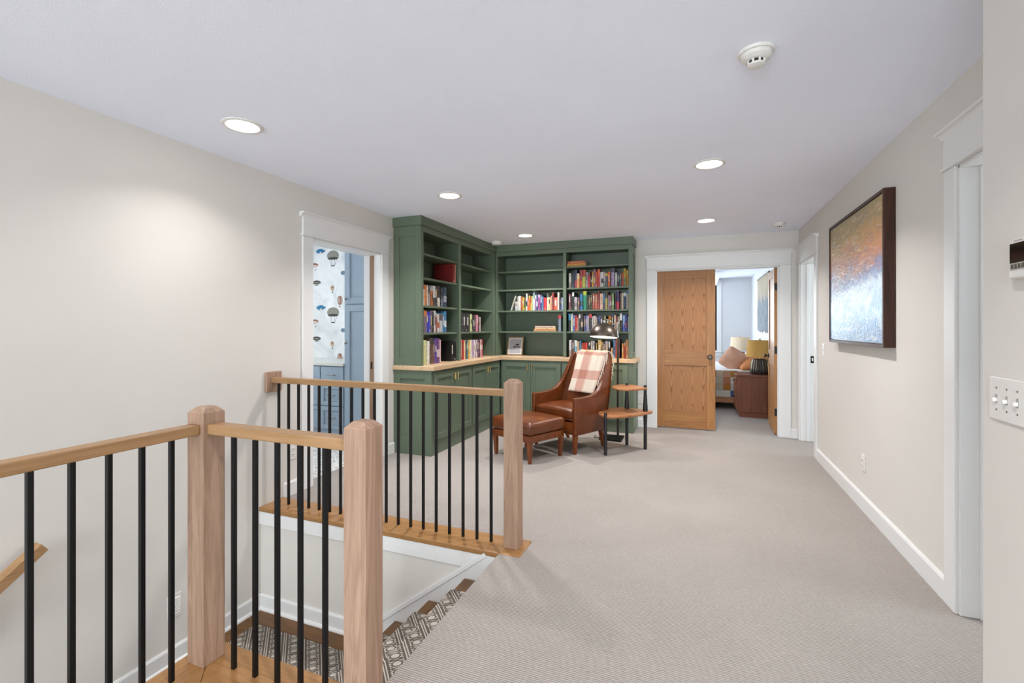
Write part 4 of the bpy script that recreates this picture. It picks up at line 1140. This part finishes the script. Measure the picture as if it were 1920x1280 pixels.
mb = MB().lathe([(0.004, -0.03), (0.02, -0.022), (0.027, 0.0), (0.02, 0.03), (0.012, 0.05), (0.012, 0.09)], 14, (0, 0, 0.04))
mb.v = [tuple(tilt @ Vector(p) + Vector((dc.x, dc.y, zr))) for p in mb.v]
mb.build('bulb', M['bulb'], fp, smooth=True)
MB().lathe([(0.007, 0.0), (0.010, 0.004), (0.010, 0.03), (0.006, 0.034)], 12, (dc.x, dc.y, zr + rd * 1.0)).build('finial', M['chrome'], fp, smooth=True)
ll = bpy.data.lights.new('floor_lamp_light', 'SPOT'); ll.energy = 5; ll.color = (1, 0.86, 0.68); ll.spot_size = R(125); ll.spot_blend = 0.5; ll.shadow_soft_size = 0.05
lo = bpy.data.objects.new('floor_lamp_light', ll); C.objects.link(lo); lo.parent = fp
lo.location = Vector((dc.x, dc.y, zr + 0.01)) - OFF[fp.name]
MB().tube([(-1.0, 5.60, 0.004), (-1.05, 5.56, 0.012), (-1.09, 5.50, 0.006), (-1.13, 5.52, 0.004), (-1.14, 5.62, 0.004)], 0.004, 6).build('cord', M['black'], fp, smooth=True)

# ------------------------------------------------------------------ ceiling lights and detectors
def can(x, y, label, watts=CAN_W):
    t = thing('ceiling_light', label, 'ceiling light', (x, y, H), None, 'recessed ceiling lights')
    MB().lathe([(0.106, 0.0), (0.106, -0.003), (0.100, -0.007), (0.086, -0.008), (0.080, -0.003), (0.080, 0.0)], 48, (x, y, H), closed=True).build('trim_ring', M['white_plastic'], t, smooth=True)
    MB().lathe([(0.0805, -0.001), (0.0805, -0.0035), (0.06, -0.005), (0.002, -0.0055)], 40, (x, y, H)).build('lens', M['lens'], t, smooth=True)
    l = bpy.data.lights.new('recessed_light', 'AREA'); l.shape = 'DISK'; l.size = 0.13; l.energy = watts; l.color = CAN_COL; l.spread = R(125)
    o = bpy.data.objects.new('recessed_light', l); C.objects.link(o); o.parent = t
    o.location = (0, 0, -0.012)
for x, y, lab in ((-2.38, 1.902, 'recessed ceiling light nearest the left wall, above the stair'),
                  (-1.984, 3.565, 'recessed ceiling light in front of the laundry doorway'),
                  (-1.977, 5.463, 'recessed ceiling light above the bookcase corner'),
                  (0.079, 3.54, 'recessed ceiling light in the walkway nearest the viewer'),
                  (0.09, 5.404, 'recessed ceiling light in front of the bedroom doors'),
                  (0.05, 0.55, 'added recessed ceiling light, unseen, over the hall behind the viewer, first'),  # this light and the next two are added, unseen, for fill
                  (-2.35, 0.0, 'added recessed ceiling light, unseen, over the lower stair flight behind the viewer'),
                  (-0.6, -2.0, 'added recessed ceiling light, unseen, near the added rear hall window')):
    can(x, y, lab, CAN_W * 0.30 if x < -2.3 else CAN_W)           # the stair lights are dimmed
def detector(x, y, label, r=0.07, vents=True):
    t = thing('smoke_detector', label, 'smoke detector', (x, y, H))
    MB().lathe([(r, 0.0), (r, -0.008), (r * 0.96, -0.012)], 36, (x, y, H)).build('base', M['white_plastic'], t, smooth=True)
    MB().lathe([(r * 0.84, -0.012), (r * 0.82, -0.026), (r * 0.66, -0.036), (r * 0.46, -0.040)], 36, (x, y, H)).build('body', M['white_plastic'], t, smooth=True)
    if vents:
        MB().lathe([(r * 0.44, -0.040), (r * 0.44, -0.052)], 24, (x, y, H)).build('chamber', M['dark_plastic'], t)
        for k in range(8):
            an = k * PI / 4 + 0.3
            MB().box(x + r * 0.445 * math.cos(an) - 0.004, x + r * 0.445 * math.cos(an) + 0.004, y + r * 0.445 * math.sin(an) - 0.004, y + r * 0.445 * math.sin(an) + 0.004, H - 0.052, H - 0.040).build('vent_rib', M['white_plastic'], t)
        MB().lathe([(r * 0.48, -0.052), (r * 0.46, -0.058), (r * 0.30, -0.062)], 28, (x, y, H)).build('cap', M['white_plastic'], t, smooth=True)
        MB().lathe([(0.004, -0.02), (0.004, -0.0335)], 10, (x - r * 0.62, y - r * 0.25, H)).build('indicator', M['dark_plastic'], t)
    else:
        MB().lathe([(r * 0.80, -0.012), (r * 0.86, -0.03), (r * 0.80, -0.04), (r * 0.2, -0.042)], 36, (x, y, H)).build('cap', M['white_plastic'], t, smooth=True)
detector(0.227, 2.17, 'round white smoke detector on the ceiling near the viewer')
detector(-2.488, 5.745, 'flat white detector on the ceiling in the bookcase corner', 0.075, False)
detector(0.834, 5.835, 'small white detector on the ceiling by the bedroom doors', 0.065)

# ------------------------------------------------------------------ painting
pt = thing('painting', 'large abstract sunset landscape painting in a deep dark walnut frame', 'painting', (XR, 4.088, 1.18))
P0, P1, PZ0, PZ1, PXF = 3.458, 4.717, 1.18, 2.146, 1.046
fw = 0.020
for a in ((P0, P0 + fw, PZ0, PZ1), (P1 - fw, P1, PZ0, PZ1), (P0 + fw, P1 - fw, PZ1 - fw, PZ1), (P0 + fw, P1 - fw, PZ0, PZ0 + fw)):
    MB().box(PXF, XR - 0.001, a[0], a[1], a[2], a[3]).build('frame_bar', M['frame_wood'], pt, 0.001)
cv = MB().box(PXF + 0.006, PXF + 0.03, P0 + fw + 0.006, P1 - fw - 0.006, PZ0 + fw + 0.006, PZ1 - fw - 0.006)
cv = cv.build('canvas', M['canvas'], pt)
MB().box(PXF + 0.018, XR - 0.002, P0 + fw, P1 - fw, PZ0 + fw, PZ1 - fw).build('liner', M['dark_plastic'], pt)

# ------------------------------------------------------------------ switches, outlets, thermostat, vent
def plate(name, label, cat, axis, face, sgn, a, z, w_, h_, kind):
    loc = (face, a, z) if axis == 'y' else (a, face, z)
    t = thing(name, label, cat, loc)
    def bx(nm, m, p0, p1, q0, q1, c0, c1, bev=0.001):
        mb = MB()
        if axis == 'y': mb.box(face + sgn * q0, face + sgn * q1, a + p0, a + p1, z + c0, z + c1)
        else: mb.box(a + p0, a + p1, face + sgn * q0, face + sgn * q1, z + c0, z + c1)
        return mb.build(nm, M[m], t, bev)
    bx('plate', 'white_plastic', -w_ / 2, w_ / 2, 0, 0.006, -h_ / 2, h_ / 2, 0.002)
    if kind == 'outlet':
        for s_ in (-1, 1):
            bx('socket', 'white_plastic', -0.017, 0.017, 0.006, 0.009, s_ * 0.02 - 0.014, s_ * 0.02 + 0.014)
            for k in (-1, 1): bx('slot', 'dark_plastic', k * 0.007 - 0.0015, k * 0.007 + 0.0015, 0.0088, 0.0096, s_ * 0.02 - 0.005, s_ * 0.02 + 0.006, 0)
    elif kind[0] == 'toggle':
        n = kind[1]
        for i in range(n):
            c = (i - (n - 1) / 2) * 0.046
            bx('toggle_slot', 'grey_plastic', c - 0.005, c + 0.005, 0.005, 0.0066, -0.012, 0.012, 0)
            bx('toggle', 'white_plastic', c - 0.004, c + 0.004, 0.006, 0.016, -0.008, 0.002)
            for s_ in (-1, 1): bx('screw', 'nickel', c - 0.003, c + 0.003, 0.005, 0.007, s_ * 0.030 - 0.003, s_ * 0.030 + 0.003)
    return t
plate('light_switch', 'four-gang white toggle switch plate on the near right wall', 'light switch', 'y', XN, -1, 1.638, 1.107, 0.208, 0.118, ('toggle', 4))
plate('light_switch', 'single light switch on the right wall beyond the painting', 'light switch', 'y', XR, -1, 5.17, 1.095, 0.072, 0.115, ('toggle', 1))
plate('wall_outlet', 'white power outlet low on the right wall below the painting', 'outlet', 'y', XR, -1, 4.04, 0.335, 0.072, 0.115, 'outlet')
plate('wall_outlet', 'white power outlet on the left wall behind the far railing', 'outlet', 'y', XL, 1, 2.785, 0.33, 0.072, 0.115, 'outlet')
plate('wall_outlet', 'white power outlet on the back wall right of the bookcase', 'outlet', 'x', YB, -1, -0.69, 0.36, 0.072, 0.115, 'outlet')
tm = thing('thermostat', 'white thermostat with dark screen on the near right wall', 'thermostat', (XN, 1.55, 1.481))
TY, TZ = 1.617, 1.481
MB().box(XN - 0.024, XN, TY - 0.13, TY, TZ - 0.052, TZ + 0.052).build('housing', M['white_plastic'], tm, 0.006, 3, True)
MB().box(XN - 0.0255, XN - 0.023, TY - 0.12, TY - 0.010, TZ - 0.012, TZ + 0.038).build('screen', M['screen'], tm)
MB().box(XN - 0.0255, XN - 0.023, TY - 0.12, TY - 0.010, TZ - 0.030, TZ - 0.0125).build('button_strip', M['grey_plastic'], tm)
for k in range(7): MB().box(XN - 0.0262, XN - 0.025, TY - 0.027 - k * 0.014, TY - 0.017 - k * 0.014, TZ - 0.027, TZ - 0.0155).build('button', M['nickel'], tm)
MB().box(XN - 0.0248, XN - 0.0235, TY - 0.06, TY - 0.025, TZ + 0.043, TZ + 0.0455).build('brand_mark', M['grey_plastic'], tm)
vt = thing('wall_vent', 'small white louvred vent plate low on the left stairwell wall', 'vent', (XL, 1.893, -0.38))
MB().box(XL, XL + 0.005, 1.853, 1.933, -0.452, -0.312).build('plate', M['white_plastic'], vt, 0.001)
for k in range(7): MB().prism([(XL + 0.004, -0.432 + k * 0.0145), (XL + 0.012, -0.428 + k * 0.0145), (XL + 0.012, -0.425 + k * 0.0145), (XL + 0.004, -0.421 + k * 0.0145)], 'y', 1.863, 1.923).build('louvre', M['white_plastic'], vt)

# ------------------------------------------------------------------ bedroom doors (two-panel oak leaves)
def oak_leaf(name, loc, rotz, wd, knob_side):
    """local: x along the leaf from the hinge, y thickness (front face at y=0 towards -y), z up"""
    d = frame(name, loc, rotz)
    D = M['door_oak']
    t, h_ = 0.035, 2.012
    st, tr, br = 0.10, 0.095, 0.225
    l0, l1 = 0.80, 1.0
    MB().box(0, st, 0, t, 0, h_).build('stile', D['z'], d, 0.002); MB().box(wd - st, wd, 0, t, 0, h_).build('stile', D['z'], d, 0.002)
    for a, b in ((0, br), (l0, l1), (h_ - tr, h_)): MB().box(st, wd - st, 0.0005, t - 0.0005, a, b).build('rail', D['x'], d, 0.002)
    for a, b in ((br, l0), (l1, h_ - tr)): MB().box(st - 0.004, wd - st + 0.004, 0.011, t - 0.011, a - 0.004, b + 0.004).build('panel', D['p'], d)
    kx = wd - 0.06 if knob_side > 0 else 0.06
    for s_ in (-1, 1):
        y0 = 0 if s_ < 0 else t
        ks = MB().lathe([(0.031, 0.0), (0.031, s_ * 0.006), (0.026, s_ * 0.010)], 24, (kx, y0, 0.915), axis='y').build('rosette', M['black'], d, smooth=True)
        MB().lathe([(0.010, s_ * 0.008), (0.011, s_ * 0.028), (0.022, s_ * 0.036), (0.027, s_ * 0.047), (0.022, s_ * 0.057), (0.006, s_ * 0.060)], 24, (kx, y0, 0.915), axis='y').build('knob', M['gunmetal'], ks, smooth=True)
    return d
def panel_grain():
    t = NT('oak_cathedral_panel')
    v = t.coord((1, 1, 1), True)
    sp = t.n('ShaderNodeSeparateXYZ'); t.nt.links.new(v, sp.inputs[0])
    fx = t.math('SUBTRACT', t.math('FRACT', t.math('MULTIPLY', sp.outputs['X'], 1 / 0.128)), 0.5)
    wob = t.noise(v, 5, 3)
    q = t.math('MULTIPLY', t.math('MULTIPLY', fx, fx), -5.0)
    k = t.math('FRACT', t.math('MULTIPLY', t.math('ADD', t.math('ADD', sp.outputs['Z'], q), t.math('MULTIPLY', wob, 0.35)), 4.5))
    k = t.math('POWER', k, 1.8)
    v2 = t.coord((1, 1, 0.02))
    fine = t.noise(v2, 170, 3, 0.7)
    f = t.math('ADD', t.math('MULTIPLY', t.math('SUBTRACT', 1.0, k), 0.55), t.math('MULTIPLY', fine, 0.5))
    col = t.ramp(f, [(0.2, hx('74451f')), (0.8, hx('ac7849'))])
    return t.out(Base_Color=col, Roughness=0.42, Specular_IOR_Level=0.35)
M['door_oak']['p'] = panel_grain()
oak_leaf('door_1', (BD0 + 0.004, 6.402, 0.012), 0.0, 0.708, 1)
dl = oak_leaf('door_2', (BD1 - 0.012, 6.452, 0.012), R(88), 0.70, 1)
for z in (0.262, 1.016, 1.783):
    hg = MB().tube([(0.001, -0.006, z - 0.045), (0.001, -0.006, z - 0.041), (0.001, -0.006, z + 0.041), (0.001, -0.006, z + 0.045)], [0.004, 0.008, 0.008, 0.004], 10).box(-0.002, 0.0005, -0.004, 0.03, z - 0.045, z + 0.045).build('hinge', M['black'], dl)
# pocket door leaf of the laundry, slid back into the wall
pdr = frame('door_3', (-3.045, LD1, 0))
MB().box(-3.072, -3.020, LD1 - 0.021, LD1 + 0.14, 0.01, DH - 0.018).build('leaf_edge', M['mushroom'], pdr, 0.001)
MB().box(-3.056, -3.036, LD1 - 0.0225, LD1 - 0.02, 0.885, 0.955).build('edge_pull', M['black'], pdr)

# ------------------------------------------------------------------ laundry room seen through the left doorway
LY = 4.15
BL = M['blue']
bc = thing('laundry_cabinet', 'low blue drawer cabinet under a pale worktop in the laundry', 'cabinet', (-4.2, LY, 0))
MB().box(-4.95, -3.625, LY, 4.775, 0.09, 0.872).box(-4.95, -3.625, LY + 0.05, 4.775, 0, 0.09).build('body', BL, bc, 0.0015)
def bar_pull(root, x, z, y=LY - 0.018):
    MB().tube([(x - 0.05, y, z), (x - 0.05, y - 0.028, z), (x + 0.05, y - 0.028, z), (x + 0.05, y, z)], 0.0045, 8).build('handle', M['nickel'], root, smooth=True)
for a, b, c in ((-3.950, -3.632, [(0.672, 0.862), (0.428, 0.662), (0.165, 0.418)]), (-4.28, -3.962, [(0.672, 0.862), (0.428, 0.662), (0.165, 0.418)]), (-4.61, -4.292, [(0.672, 0.862), (0.428, 0.662), (0.165, 0.418)])):
    for k, (z0, z1) in enumerate(c):
        if k == 0: dr = MB().box(a, b, LY - 0.018, LY, z0, z1).build('drawer', BL, bc, 0.0015)
        else: dr = cdoor(bc, 'x', LY, a, b, z0, z1, BL, fr=0.045, name='drawer')
        bar_pull(dr, (a + b) / 2, (z0 + z1) / 2 + (0.0 if k else 0.005))
tag(MB().box(-4.95, -3.625, LY - 0.03, 4.779, 0.873, 0.905).build('laundry_worktop', M['quartz'], None, 0.002, origin=(-4.3, LY, 0.873)), 'pale stone worktop on the blue laundry drawers', 'worktop')
tc_ = thing('tall_cabinet', 'tall blue two-door cabinet in the laundry beside the wallpaper', 'cabinet', (-3.4, LY, 0))
MB().box(-3.620, -3.16, LY, 4.775, 0.0, 2.40).build('body', BL, tc_, 0.0015)
for z0, z1, kz in ((0.12, 1.548, 1.13), (1.560, 2.36, 1.612)):
    dr = cdoor(tc_, 'x', LY, -3.612, -3.17, z0, z1, BL, fr=0.07)
    MB().lathe([(0.006, 0.0), (0.006, -0.012), (0.014, -0.02), (0.014, -0.026), (0.006, -0.03)], 14, (-3.585, LY - 0.018, kz), axis='y').build('knob', M['nickel'], dr, smooth=True)
# printed airships and balloons on the wallpaper (flat print on the wall)
wl = bpy.data.objects['wall_laundry_back']
WY = 4.7795
def inkm(n, c): return plain(n, c, 0.75, 0, 0.1)
PI_ = {'blue': inkm('print_blue', '3f7398'), 'slate': inkm('print_slate', '6f7f90'), 'olive': inkm('print_olive_grey', '8a857a'), 'dark': inkm('print_dark', '4a4742'),
       'rust': inkm('print_rust', '8d5b4c'), 'tan': inkm('print_tan', 'b49a7e'), 'cream': inkm('print_cream', 'cfc2b0')}
def blob(name, x, z, rx, rz, m, parent, cut=0.0, lift=0.0, pts=22, point=0.0):
    out = []
    for i in range(pts):
        a = 2 * PI * i / pts
        k = 1 + point * max(0, math.cos(a)) ** 6 + point * max(0, -math.cos(a)) ** 6
        out.append((x + rx * math.cos(a) * k, z + max(-cut * rz if cut else -9, rz * math.sin(a))))
    return MB().prism(out, 'y', WY - 0.0006 - lift, WY).build(name, PI_[m], parent)
def wx(u, v):                                   # photograph pixel -> point of the wallpaper wall
    a, b = (u - 960) / FPX, (HZ - v) / FPX
    c_, s_ = math.cos(YAW), math.sin(YAW)
    t = WY / (a * s_ + c_)
    return ((a * c_ - s_) * t, EYE + b * t)
def motif(kind, u, v, k=1.0):
    x, z = wx(u, v)
    if kind == 'big':
        b = blob('balloon_print', x, z, 0.098, 0.066, 'olive', wl, 0.75)
        blob('balloon_band', x, z - 0.036, 0.085, 0.018, 'dark', b, 0, 0.0006)
        for s_ in (-0.06, -0.03, 0.03, 0.06): MB().prism([(x + s_ - 0.002, z - 0.045), (x + s_ + 0.002, z - 0.045), (x + s_ * 0.45 + 0.002, z - 0.13), (x + s_ * 0.45 - 0.002, z - 0.13)], 'y', WY - 0.0006, WY).build('rigging', PI_['dark'], b)
        MB().box(x - 0.03, x + 0.03, WY - 0.0008, WY, z - 0.137, z - 0.125).build('gondola', PI_['dark'], b)
    elif kind == 'fish':
        b = blob('airship_print', x, z, 0.062, 0.032, 'blue', wl, 0, 0, 22, 0.15)
        blob('airship_cloud', x + 0.005, z - 0.02, 0.02, 0.01, 'cream', b, 0, 0.0006)
        MB().prism([(x + 0.06, z), (x + 0.08, z + 0.012), (x + 0.08, z - 0.012)], 'y', WY - 0.0006, WY).build('rudder', PI_['dark'], b)
    elif kind == 'zep':
        b = blob('airship_print', x, z, 0.066, 0.026, 'dark', wl, 0, 0, 22, 0.12)
        blob('airship_belly', x, z - 0.002, 0.055, 0.009, 'olive', b, 0, 0.0006)
        MB().box(x - 0.03, x + 0.03, WY - 0.0006, WY, z - 0.038, z - 0.03).build('gondola', PI_['dark'], b)
    elif kind == 'red':
        b = blob('airship_print', x, z, 0.052, 0.026, 'rust', wl, 0, 0, 22, 0.2)
        blob('airship_belly', x, z - 0.008, 0.045, 0.012, 'cream', b, 0, 0.0006)
        MB().prism([(x, z - 0.062), (x + 0.045, z - 0.058), (x, z - 0.072)], 'y', WY - 0.0006, WY).build('gondola', PI_['dark'], b)
    elif kind == 'small':
        b = blob('balloon_print', x, z, 0.028, 0.036, 'tan', wl)
        blob('balloon_band', x, z + 0.012, 0.027, 0.006, 'rust', b, 0, 0.0006)
        MB().box(x - 0.009, x + 0.009, WY - 0.0006, WY, z - 0.062, z - 0.045).build('basket', PI_['dark'], b)
    elif kind == 'stripe':
        b = blob('balloon_print', x, z, 0.040, 0.058, 'rust', wl)
        for s_ in (-0.022, 0.0, 0.022): blob('balloon_stripe', x + s_, z, 0.005, 0.05 - abs(s_) * 0.6, 'cream', b, 0, 0.0006)
        MB().box(x - 0.012, x + 0.012, WY - 0.0006, WY, z - 0.085, z - 0.07).build('basket', PI_['rust'], b)
    elif kind == 'dart':
        MB().prism([(x - 0.03, z), (x - 0.01, z + 0.026), (x + 0.06, z + 0.022), (x + 0.06, z - 0.022), (x - 0.01, z - 0.026)], 'y', WY - 0.0006, WY).build('airship_print', PI_['slate'], wl)
for kind, u, v in (('fish', 600.6, 471), ('big', 624.3, 479), ('red', 590, 497), ('zep', 593.5, 529.5), ('small', 623.3, 540), ('stripe', 637.2, 563),
                   ('dart', 642, 511.5), ('fish', 601.3, 576.7), ('big', 624.6, 585.5), ('red', 590.3, 602.3), ('zep', 593.5, 634.5), ('small', 623, 644.5), ('dart', 642, 619), ('stripe', 637.3, 670.5)):
    motif(kind, u, v)

# ------------------------------------------------------------------ bedroom seen through the open door
ns = thing('nightstand', 'walnut nightstand beside the bed, nearest the bedroom door', 'nightstand', (0.85, 7.8, 0))
WN = M['walnut']
MB().box(0.545, 1.13, 7.56, 8.02, 0.075, 0.585).build('body', WN['z'], ns, 0.003)
MB().box(0.53, 1.14, 7.545, 8.03, 0.585, 0.612).build('top', WN['x'], ns, 0.003)
MB().box(0.575, 1.12, 7.575, 8.0, 0.0, 0.075).build('plinth', WN['x'], ns, 0.002)
for z0, z1 in ((0.11, 0.325), (0.34, 0.56)):
    dr = MB().box(0.527, 0.545, 7.58, 8.0, z0, z1).build('drawer', WN['y'], ns, 0.002)
    MB().tube([(0.527, 7.74, z1 - 0.05), (0.50, 7.75, z1 - 0.05), (0.50, 7.83, z1 - 0.05), (0.527, 7.84, z1 - 0.05)], 0.005, 8).build('handle', M['black'], dr, smooth=True)
ns2 = thing('nightstand', 'walnut nightstand on the far side of the bed', 'nightstand', (0.85, 10.5, 0))
MB().box(0.545, 1.13, 10.32, 10.78, 0.075, 0.585).build('body', WN['z'], ns2, 0.003)
MB().box(0.53, 1.14, 10.305, 10.79, 0.585, 0.612).build('top', WN['x'], ns2, 0.003)
MB().box(0.575, 1.12, 10.335, 10.76, 0.0, 0.075).build('plinth', WN['x'], ns2, 0.002)
def bedside_lamp(label, x, y, z, shade_m, rb, rt, z0, z1):
    t = thing('table_lamp', label, 'table lamp', (x, y, z))
    fl_ = lambda a: 1 + 0.055 * abs(math.sin(a * 9)) 
    hb = z0 - z - 0.03
    MB().lathe([(0.118, 0.0), (0.126, 0.012), (0.126, hb * 0.35), (0.118, hb * 0.7), (0.104, hb * 0.95), (0.05, hb)], 108, (x, y, z), flute=fl_).build('ribbed_base', M['blackwood'], t, smooth=True)
    for k in range(18):
        a = k * 2 * PI / 18
        MB().tube([(x + r_ * math.cos(a), y + r_ * math.sin(a), z + q) for r_, q in ((0.120, 0.002), (0.1275, 0.012), (0.1275, hb * 0.35), (0.1195, hb * 0.7), (0.1055, hb * 0.95))], 0.0022, 5).build('gilt_line', M['brass'], t, smooth=True)
    MB().lathe([(0.008, hb), (0.008, z1 - z + 0.01), (0.012, z1 - z + 0.015), (0.004, z1 - z + 0.03)], 10, (x, y, z)).build('stem', M['brass'], t, smooth=True)
    MB().lathe([(rb, z0 - z), (rt, z1 - z), (rt - 0.004, z1 - z), (rb - 0.004, z0 - z)], 40, (x, y, z), closed=True).build('shade', shade_m, t, smooth=True)
bedside_lamp('black ribbed table lamp with mustard shade on the near nightstand', 0.865, 7.80, 0.6125, M['shade_yellow'], 0.190, 0.165, 0.868, 1.108)
bedside_lamp('table lamp with cream shade beyond the bed pillows', 0.82, 10.55, 0.6125, M['shade_cream'], 0.20, 0.175, 0.838, 1.10)

bd = thing('bed', 'bed with walnut frame under a patchwork quilt', 'bed', (-0.1, 9.2, 0))
MB().box(-1.0, 1.12, 8.20, 10.15, 0.10, 0.235).build('bed_frame', wood('honey_bed_frame', '8a5a38', 'b07a52', 'x', 0.45, 1.0, 0.6), bd, 0.006)
for x in (-0.85, 0.95):
    for y_ in (8.45, 9.9): MB().box(x - 0.04, x + 0.04, y_ - 0.04, y_ + 0.04, 0, 0.10).build('leg', WN['z'], bd)
MB().rbox((0.07, 9.175, 0.415), (1.0, 0.955, 0.17), 0.06, 10, 10, 3).build('mattress', M['linen'], bd, smooth=True)
MB().box(1.08, 1.14, 8.2, 10.15, 0.10, 0.98).build('headboard', WN['y'], bd, 0.008)
PAL = ['ccc6ba', 'b4805e', 'a8703c', 'd6d0c4', '6f7c96', 'c49070', 'b9aa94', 'd8d4ca', 'b8b4ac']
SEEN = {10: ['c5b8a5', 'c0b6a4', 'b0a898', 'ccc8c0'], 11: ['c49a80', 'b4785a', 'a8703c', 'c8c4bc'], 12: ['b08040', 'd0ccc4', 'b8b4ac', '4f5f88']}
pm = {}
patch = MB().rbox((0, 0, 0), (0.0525, 0.011, 0.052), 0.004, 4, 2, 4).build('patch', M['linen'], None, smooth=True)
patch_me = patch.data
bpy.data.objects.remove(patch)
ql = thing('quilt', 'patchwork quilt in cream, rust and blue hanging over the bed side', 'quilt', (-0.1, 8.2, 0.2))
MB().rbox((0.02, 9.17, 0.61), (0.99, 0.985, 0.018), 0.016, 10, 10, 2).build('quilt_top', M['linen'], ql, smooth=True)
random.seed(21)
for c_ in range(17):
    for r_ in range(4):
        col = SEEN[c_][r_] if c_ in SEEN else random.choice(PAL)
        if col not in pm:
            m_ = fabric('quilt_patch_' + col, ''.join('%02x' % int(int(col[i:i + 2], 16) * 0.88) for i in (0, 2, 4)), col, 200)
            me = patch_me.copy(); me.materials.clear(); me.materials.append(m_); pm[col] = me
        o = bpy.data.objects.new('patch', pm[col]); C.objects.link(o); o.parent = ql
        o.location = Vector((-0.715 + 0.105 * c_, 8.185, 0.562 - 0.104 * r_)) - OFF[ql.name]
def pillow(label, loc, rot, half, m):
    o = MB().rbox((0, 0, 0), half, min(half) * 0.95, 12, 12, 4, half[2] * 0.5, 0.06)
    o.v = [(x, y, z * (1 - 0.55 * max(abs(x) / half[0], abs(y) / half[1]) ** 3)) for x, y, z in o.v]
    o = o.build('pillow', m, None, smooth=True)
    o.location = loc; o.rotation_euler = rot
    return tag(o, label, 'pillow', 'pillows on the bed')
pillow('dusty rose pillow standing against the bed pillows', (0.56, 8.50, 0.772), (R(64), R(30), R(-20)), (0.18, 0.18, 0.08), M['pillow_pink'])
pillow('burnt orange pillow lying flat behind the nightstand', (0.87, 8.50, 0.722), (R(6), R(-12), R(4)), (0.25, 0.30, 0.075), M['pillow_orange'])
pillow('white pillow at the head of the bed', (0.88, 9.3, 0.76), (0, R(-35), 0), (0.22, 0.33, 0.08), M['linen'])

mc = thing('wall_hanging', 'cream and blue-grey macrame wall hanging on the bedroom wall', 'wall hanging', (1.14, 9.6, 2.22))
MB().tube([(1.115, 8.80, 2.225), (1.115, 10.4, 2.225)], 0.018, 10).build('dowel', plain('grey_driftwood', '6d675a', 0.7), mc, smooth=True)
random.seed(5)
for k in range(44):
    y_ = 8.85 + k * 0.0345
    b_ = abs(((k / 43) * 3) % 1 - 0.5) * 2
    zs_ = 1.86 - 0.16 * b_ + 0.02 * random.random()
    ze = 1.20 + 0.05 * random.random()
    x_ = 1.128 - 0.010 * (k % 2)
    MB().tube([(x_, y_, 2.225), (x_, y_ + 0.004, 2.05), (x_, y_, zs_)], 0.0165, 6).build('cream_cord', M['cream_rope'], mc, smooth=True)
    MB().tube([(x_ - 0.006, y_, zs_ + 0.02), (x_ - 0.006, y_ + 0.012 * (random.random() - 0.5), (zs_ + ze) / 2), (x_ - 0.006, y_ + 0.03 * (random.random() - 0.5), ze)], [0.015, 0.014, 0.010], 6).build('grey_cord', M['grey_rope'], mc, smooth=True)
